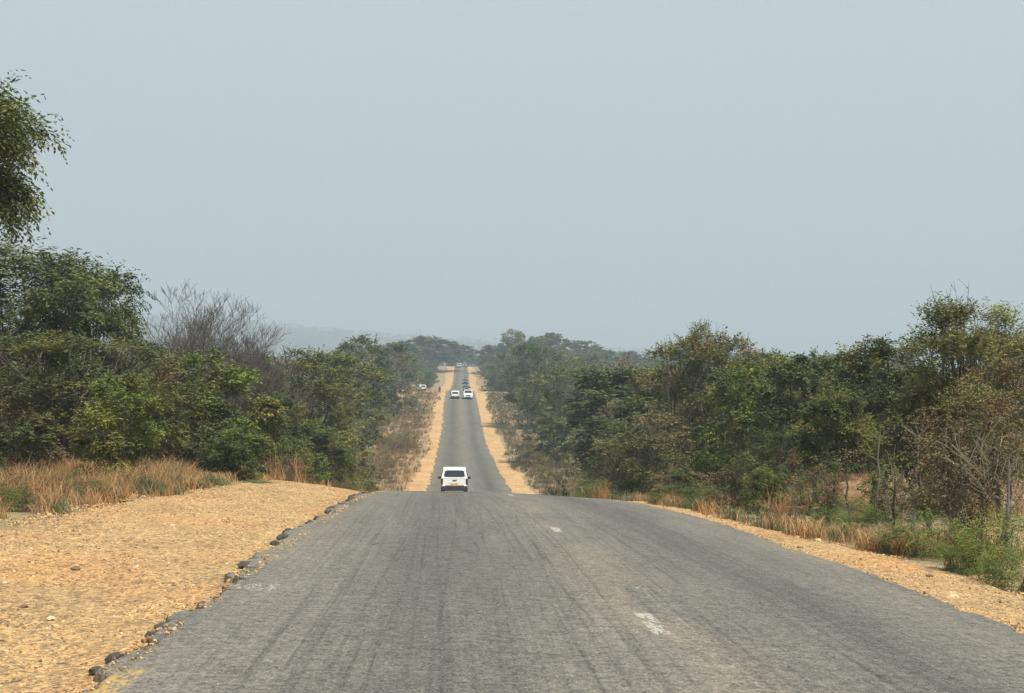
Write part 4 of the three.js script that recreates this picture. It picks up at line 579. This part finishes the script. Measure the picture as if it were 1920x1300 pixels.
{
  let v = vehicle({ ...hatch, paint: white }); v.box('number_plate', 0.42, 0.11, 0.02, 0, 0.5, -0.06, std(0.7, 0.4, 0.08, 0.5), 0.01); place(v.g, 0.25, 252, 0, 'hatchback_car', 'white hatchback climbing the far rise, seen from behind', 'car');
  v = vehicle({ ...suv, paint: white, bumpM: white }); v.box('number_plate', 0.42, 0.11, 0.02, 0, 0.5, 4.54, std(0.7, 0.4, 0.08, 0.5), 0.01); v.box('lower_grille', 1.1, 0.2, 0.06, 0, 0.42, 4.56, blackM, 0.03); place(v.g, 2.75, 256, Math.PI, 'oncoming_car', 'white car coming down the far rise', 'car');
  v = vehicle({ ...sedan, W: 1.86, paint: paint(0.05, 0.06, 0.075) }); place(v.g, 3.35, 398, Math.PI, 'dark_sedan', 'dark sedan coming over the far rise', 'car');
  v = vehicle({ ...sedan, paint: paint(0.02, 0.022, 0.025) }); place(v.g, 3.0, 318, Math.PI, 'black_sedan', 'black car sunk behind the brow with its roof showing', 'car');
  v = vehicle({ ...hatch, paint: white }); v.g.rotation.y = 0.35; v.g.position.set(-7.3, groundY(-7.3, 305) + 0.02, -303); add(v.g, 'parked_car', 'white car standing off the road behind the side track', 'car');
  v = vehicle({ ...suv, paint: paint(0.6, 0.62, 0.64) }); place(v.g, 1.6, 500, 0, 'silver_car', 'pale car at the top of the far crest', 'car');
  v = vehicle({ ...hatch, paint: paint(0.14, 0.18, 0.23) }); place(v.g, 4.1, 512, Math.PI, 'oncoming_hatchback', 'small blue-grey car coming over the far crest', 'car');
}
// ---------------------------------------------------------------- stall by the far crest
{
  const g = new THREE.Group(), wallM = std(0.55, 0.53, 0.5, 0.9), b = (n, w, h, d, x, y, z, m) => { const q = new RoundedBoxGeometry(w, h, d, 1, 0.02); q.translate(x, y, z); return part(g, n, q, m); };
  b('back_wall', 3.6, 2.1, 0.08, 0, 1.05, -1.2, wallM); b('side_wall', 0.08, 2.1, 2.2, -1.8, 1.05, -0.1, wallM); b('side_wall', 0.08, 2.1, 2.2, 1.8, 1.05, -0.1, wallM); b('counter', 3.4, 0.8, 0.5, 0, 0.4, 0.85, std(0.25, 0.18, 0.12)); b('roof', 4.1, 0.09, 3.0, 0, 2.22, 0, std(0.5, 0.5, 0.5, 0.5, { metalness: 0.3 }));
  const r = rng(4); for (let i = 0; i < 9; i++) b('sack', 0.32, 0.3 + r() * 0.3, 0.36, -1.4 + i * 0.35, 0.98 + r() * 0.1, 0.85, i % 2 ? std(0.7, 0.68, 0.62) : std(0.12, 0.1, 0.12));
  g.position.set(-1.2, groundY(-3, 528) + 0.75, -528); g.position.x = -1.3; g.position.y = groundY(-1.3, 528) - 0.02;
  add(g, 'roadside_stall', 'small pale stall with an open front by the far crest', 'stall');
}
[[-6.4, 293], [-7.3, 295], [-8.2, 294], [-9.2, 296], [-5.6, 295], [-10.4, 295]].forEach(([X, s], i) => plant('scrub', { X, s, h: 0.85, w: 1.5, turn: i, v: i % 2, lod: 'mid', tints: 'deep dark brown', name: 'dry_shrub', category: 'shrub', label: 'dark low shrub before the white car off the road', group: 'shrubs before the parked car' }));
// brushwood heap beyond the junction
{
  const r = rng(8), W = new Wood(); for (let i = 0; i < 150; i++) { const a = r() * 6.28, x = (r() - 0.5) * 5, z = (r() - 0.5) * 2.6, y = r() * 1.1 * (1 - Math.abs(x) / 3.2); W.curve([x, y, z], [x + Math.cos(a) * 1.3, y + (r() - 0.3) * 0.7, z + Math.sin(a) * 1.3], 0.045, 0.012, r, 0.1, 3, 4); }
  const m = new THREE.Mesh(W.build(), std(0.33, 0.25, 0.18, 0.95)); m.position.set(8.4, groundY(8.4, 292), -292); add(m, 'brushwood', 'heap of cut dry brushwood beside the far junction', 'brushwood');
}
// ---------------------------------------------------------------- person by the junction
{
  const J = { head: [0, 1.53, 0], neck: [0, 1.38, 0], chest: [0, 1.22, 0], hip: [0, 0.9, 0] };
  const bones = [[[0, 1.55, 0.01], [0, 1.48, 0.02], 0.085, 0.075], [[0, 1.44, 0], [0, 1.34, 0], 0.045, 0.055], [[-0.1, 1.3, 0], [0.1, 1.3, 0], 0.085, 0.085], [[0, 1.28, 0], [0, 0.98, 0], 0.125, 0.11], [[-0.06, 0.9, 0], [0.06, 0.9, 0], 0.11, 0.11], [[-0.18, 1.32, 0], [-0.24, 1.05, -0.02], 0.05, 0.04], [[-0.24, 1.05, -0.02], [-0.24, 0.82, 0.06], 0.04, 0.03], [[0.18, 1.32, 0], [0.23, 1.05, -0.03], 0.05, 0.04], [[0.23, 1.05, -0.03], [0.22, 0.82, 0.05], 0.04, 0.03]];
  for (const sd of [-1, 1]) { bones.push([[sd * 0.09, 0.88, 0], [sd * 0.1, 0.48, sd * 0.07], 0.085, 0.06], [[sd * 0.1, 0.48, sd * 0.07], [sd * 0.1, 0.08, sd * 0.12], 0.055, 0.038], [[sd * 0.1, 0.04, sd * 0.12 - 0.03], [sd * 0.1, 0.035, sd * 0.12 + 0.15], 0.042, 0.034]); const hx = sd < 0 ? -0.24 : 0.22; bones.push([[hx, 0.81, 0.06], [hx, 0.75, 0.075], 0.032, 0.03], [[hx - sd * 0.028, 0.80, 0.08], [hx - sd * 0.035, 0.75, 0.1], 0.012, 0.011]); for (let f = 0; f < 4; f++) bones.push([[hx + (f - 1.5) * 0.017 * 0.6, 0.74, 0.06 + f * 0.014], [hx + (f - 1.5) * 0.012, 0.68 + Math.abs(f - 1.4) * 0.008, 0.075 + f * 0.014], 0.011, 0.009]); }
  const cap = (p, a, b, r0, r1) => { const d = [b[0] - a[0], b[1] - a[1], b[2] - a[2]], t = clamp(((p[0] - a[0]) * d[0] + (p[1] - a[1]) * d[1] + (p[2] - a[2]) * d[2]) / (d[0] ** 2 + d[1] ** 2 + d[2] ** 2)); return Math.hypot(p[0] - a[0] - d[0] * t, p[1] - a[1] - d[1] * t, p[2] - a[2] - d[2] * t) - mix(r0, r1, t); };
  const smin = (a, b, k) => { const h = clamp(0.5 + 0.5 * (b - a) / k); return mix(b, a, h) - k * h * (1 - h); };
  const mesh = (list, grow, yLo, yHi, res) => { // field over a box 0.9 x 1.8 x 0.9 scaled from the cube [-1, 1]
    const mc = new MarchingCubes(res, barkM, false, false, 200000); mc.isolation = 0; const n = res;
    for (let k = 0; k < n; k++) for (let j = 0; j < n; j++) for (let i = 0; i < n; i++) { const h = n / 2, p = [(i - h) / h * 0.45, 0.85 + (j - h) / h * 0.9, (k - h) / h * 0.45]; let d = 9; for (const [a, b, r0, r1] of list) d = smin(d, cap(p, a, b, r0 + grow, r1 + grow), 0.03); d = Math.max(d, yLo - p[1], p[1] - yHi); mc.field[i + j * n + k * n * n] = -d; }
    mc.update(); const c = mc.count, P = new Float32Array(mc.positionArray.slice(0, c * 3)); for (let i = 0; i < c; i++) { P[i * 3] *= 0.45; P[i * 3 + 1] = 0.85 + P[i * 3 + 1] * 0.9; P[i * 3 + 2] *= 0.45; }
    const g = new THREE.BufferGeometry(); g.setAttribute('position', new THREE.BufferAttribute(P, 3)); g.computeVertexNormals(); return g;
  };
  const g = new THREE.Group();
  part(g, 'body', mesh(bones, 0, -1, 3, 72), std(0.06, 0.035, 0.025, 0.7)); part(g, 'shirt', mesh(bones.slice(1, 9), 0.014, 0.92, 1.37, 64), std(0.03, 0.03, 0.035, 0.9)); part(g, 'trousers', mesh(bones.filter((b) => b[0][1] < 0.95 && Math.abs(b[0][0]) < 0.12 && b[0][1] > 0.1 && b[2] > 0.05), 0.014, 0.1, 0.96, 64), std(0.035, 0.033, 0.04, 0.9));
  const hair = new THREE.SphereGeometry(0.095, 16, 10, 0, 6.3, 0, 1.5); hair.translate(0, 1.565, -0.005); part(g, 'hair', hair, std(0.012, 0.01, 0.01, 1));
  for (const sd of [-1, 1]) { const e = new THREE.SphereGeometry(0.012, 8, 6); e.translate(sd * 0.032, 1.545, 0.088); part(g, 'eye', e, std(0.4, 0.38, 0.36, 0.3)); const ear = new THREE.SphereGeometry(0.024, 8, 6); ear.scale(0.4, 1, 0.7); ear.translate(sd * 0.087, 1.53, 0.005); part(g, 'ear', ear, std(0.06, 0.035, 0.025, 0.7)); }
  const nose = new THREE.ConeGeometry(0.014, 0.04, 6); nose.translate(0, 1.52, 0.1); part(g, 'nose', nose, std(0.06, 0.035, 0.025, 0.7)); const mouth = new THREE.CapsuleGeometry(0.007, 0.03, 3, 6); mouth.rotateZ(Math.PI / 2); mouth.translate(0, 1.485, 0.09); part(g, 'mouth', mouth, std(0.09, 0.03, 0.03, 0.6));
  const X = at(824, 740, 268).X; g.position.set(X, groundY(X, 268) + 0.04, -268); g.rotation.y = 0.7;
  add(g, 'person', 'person in dark clothes standing on the dirt shoulder by the junction', 'person');
}
console.log('objects', scene.children.length);
renderer.render(scene, camera);
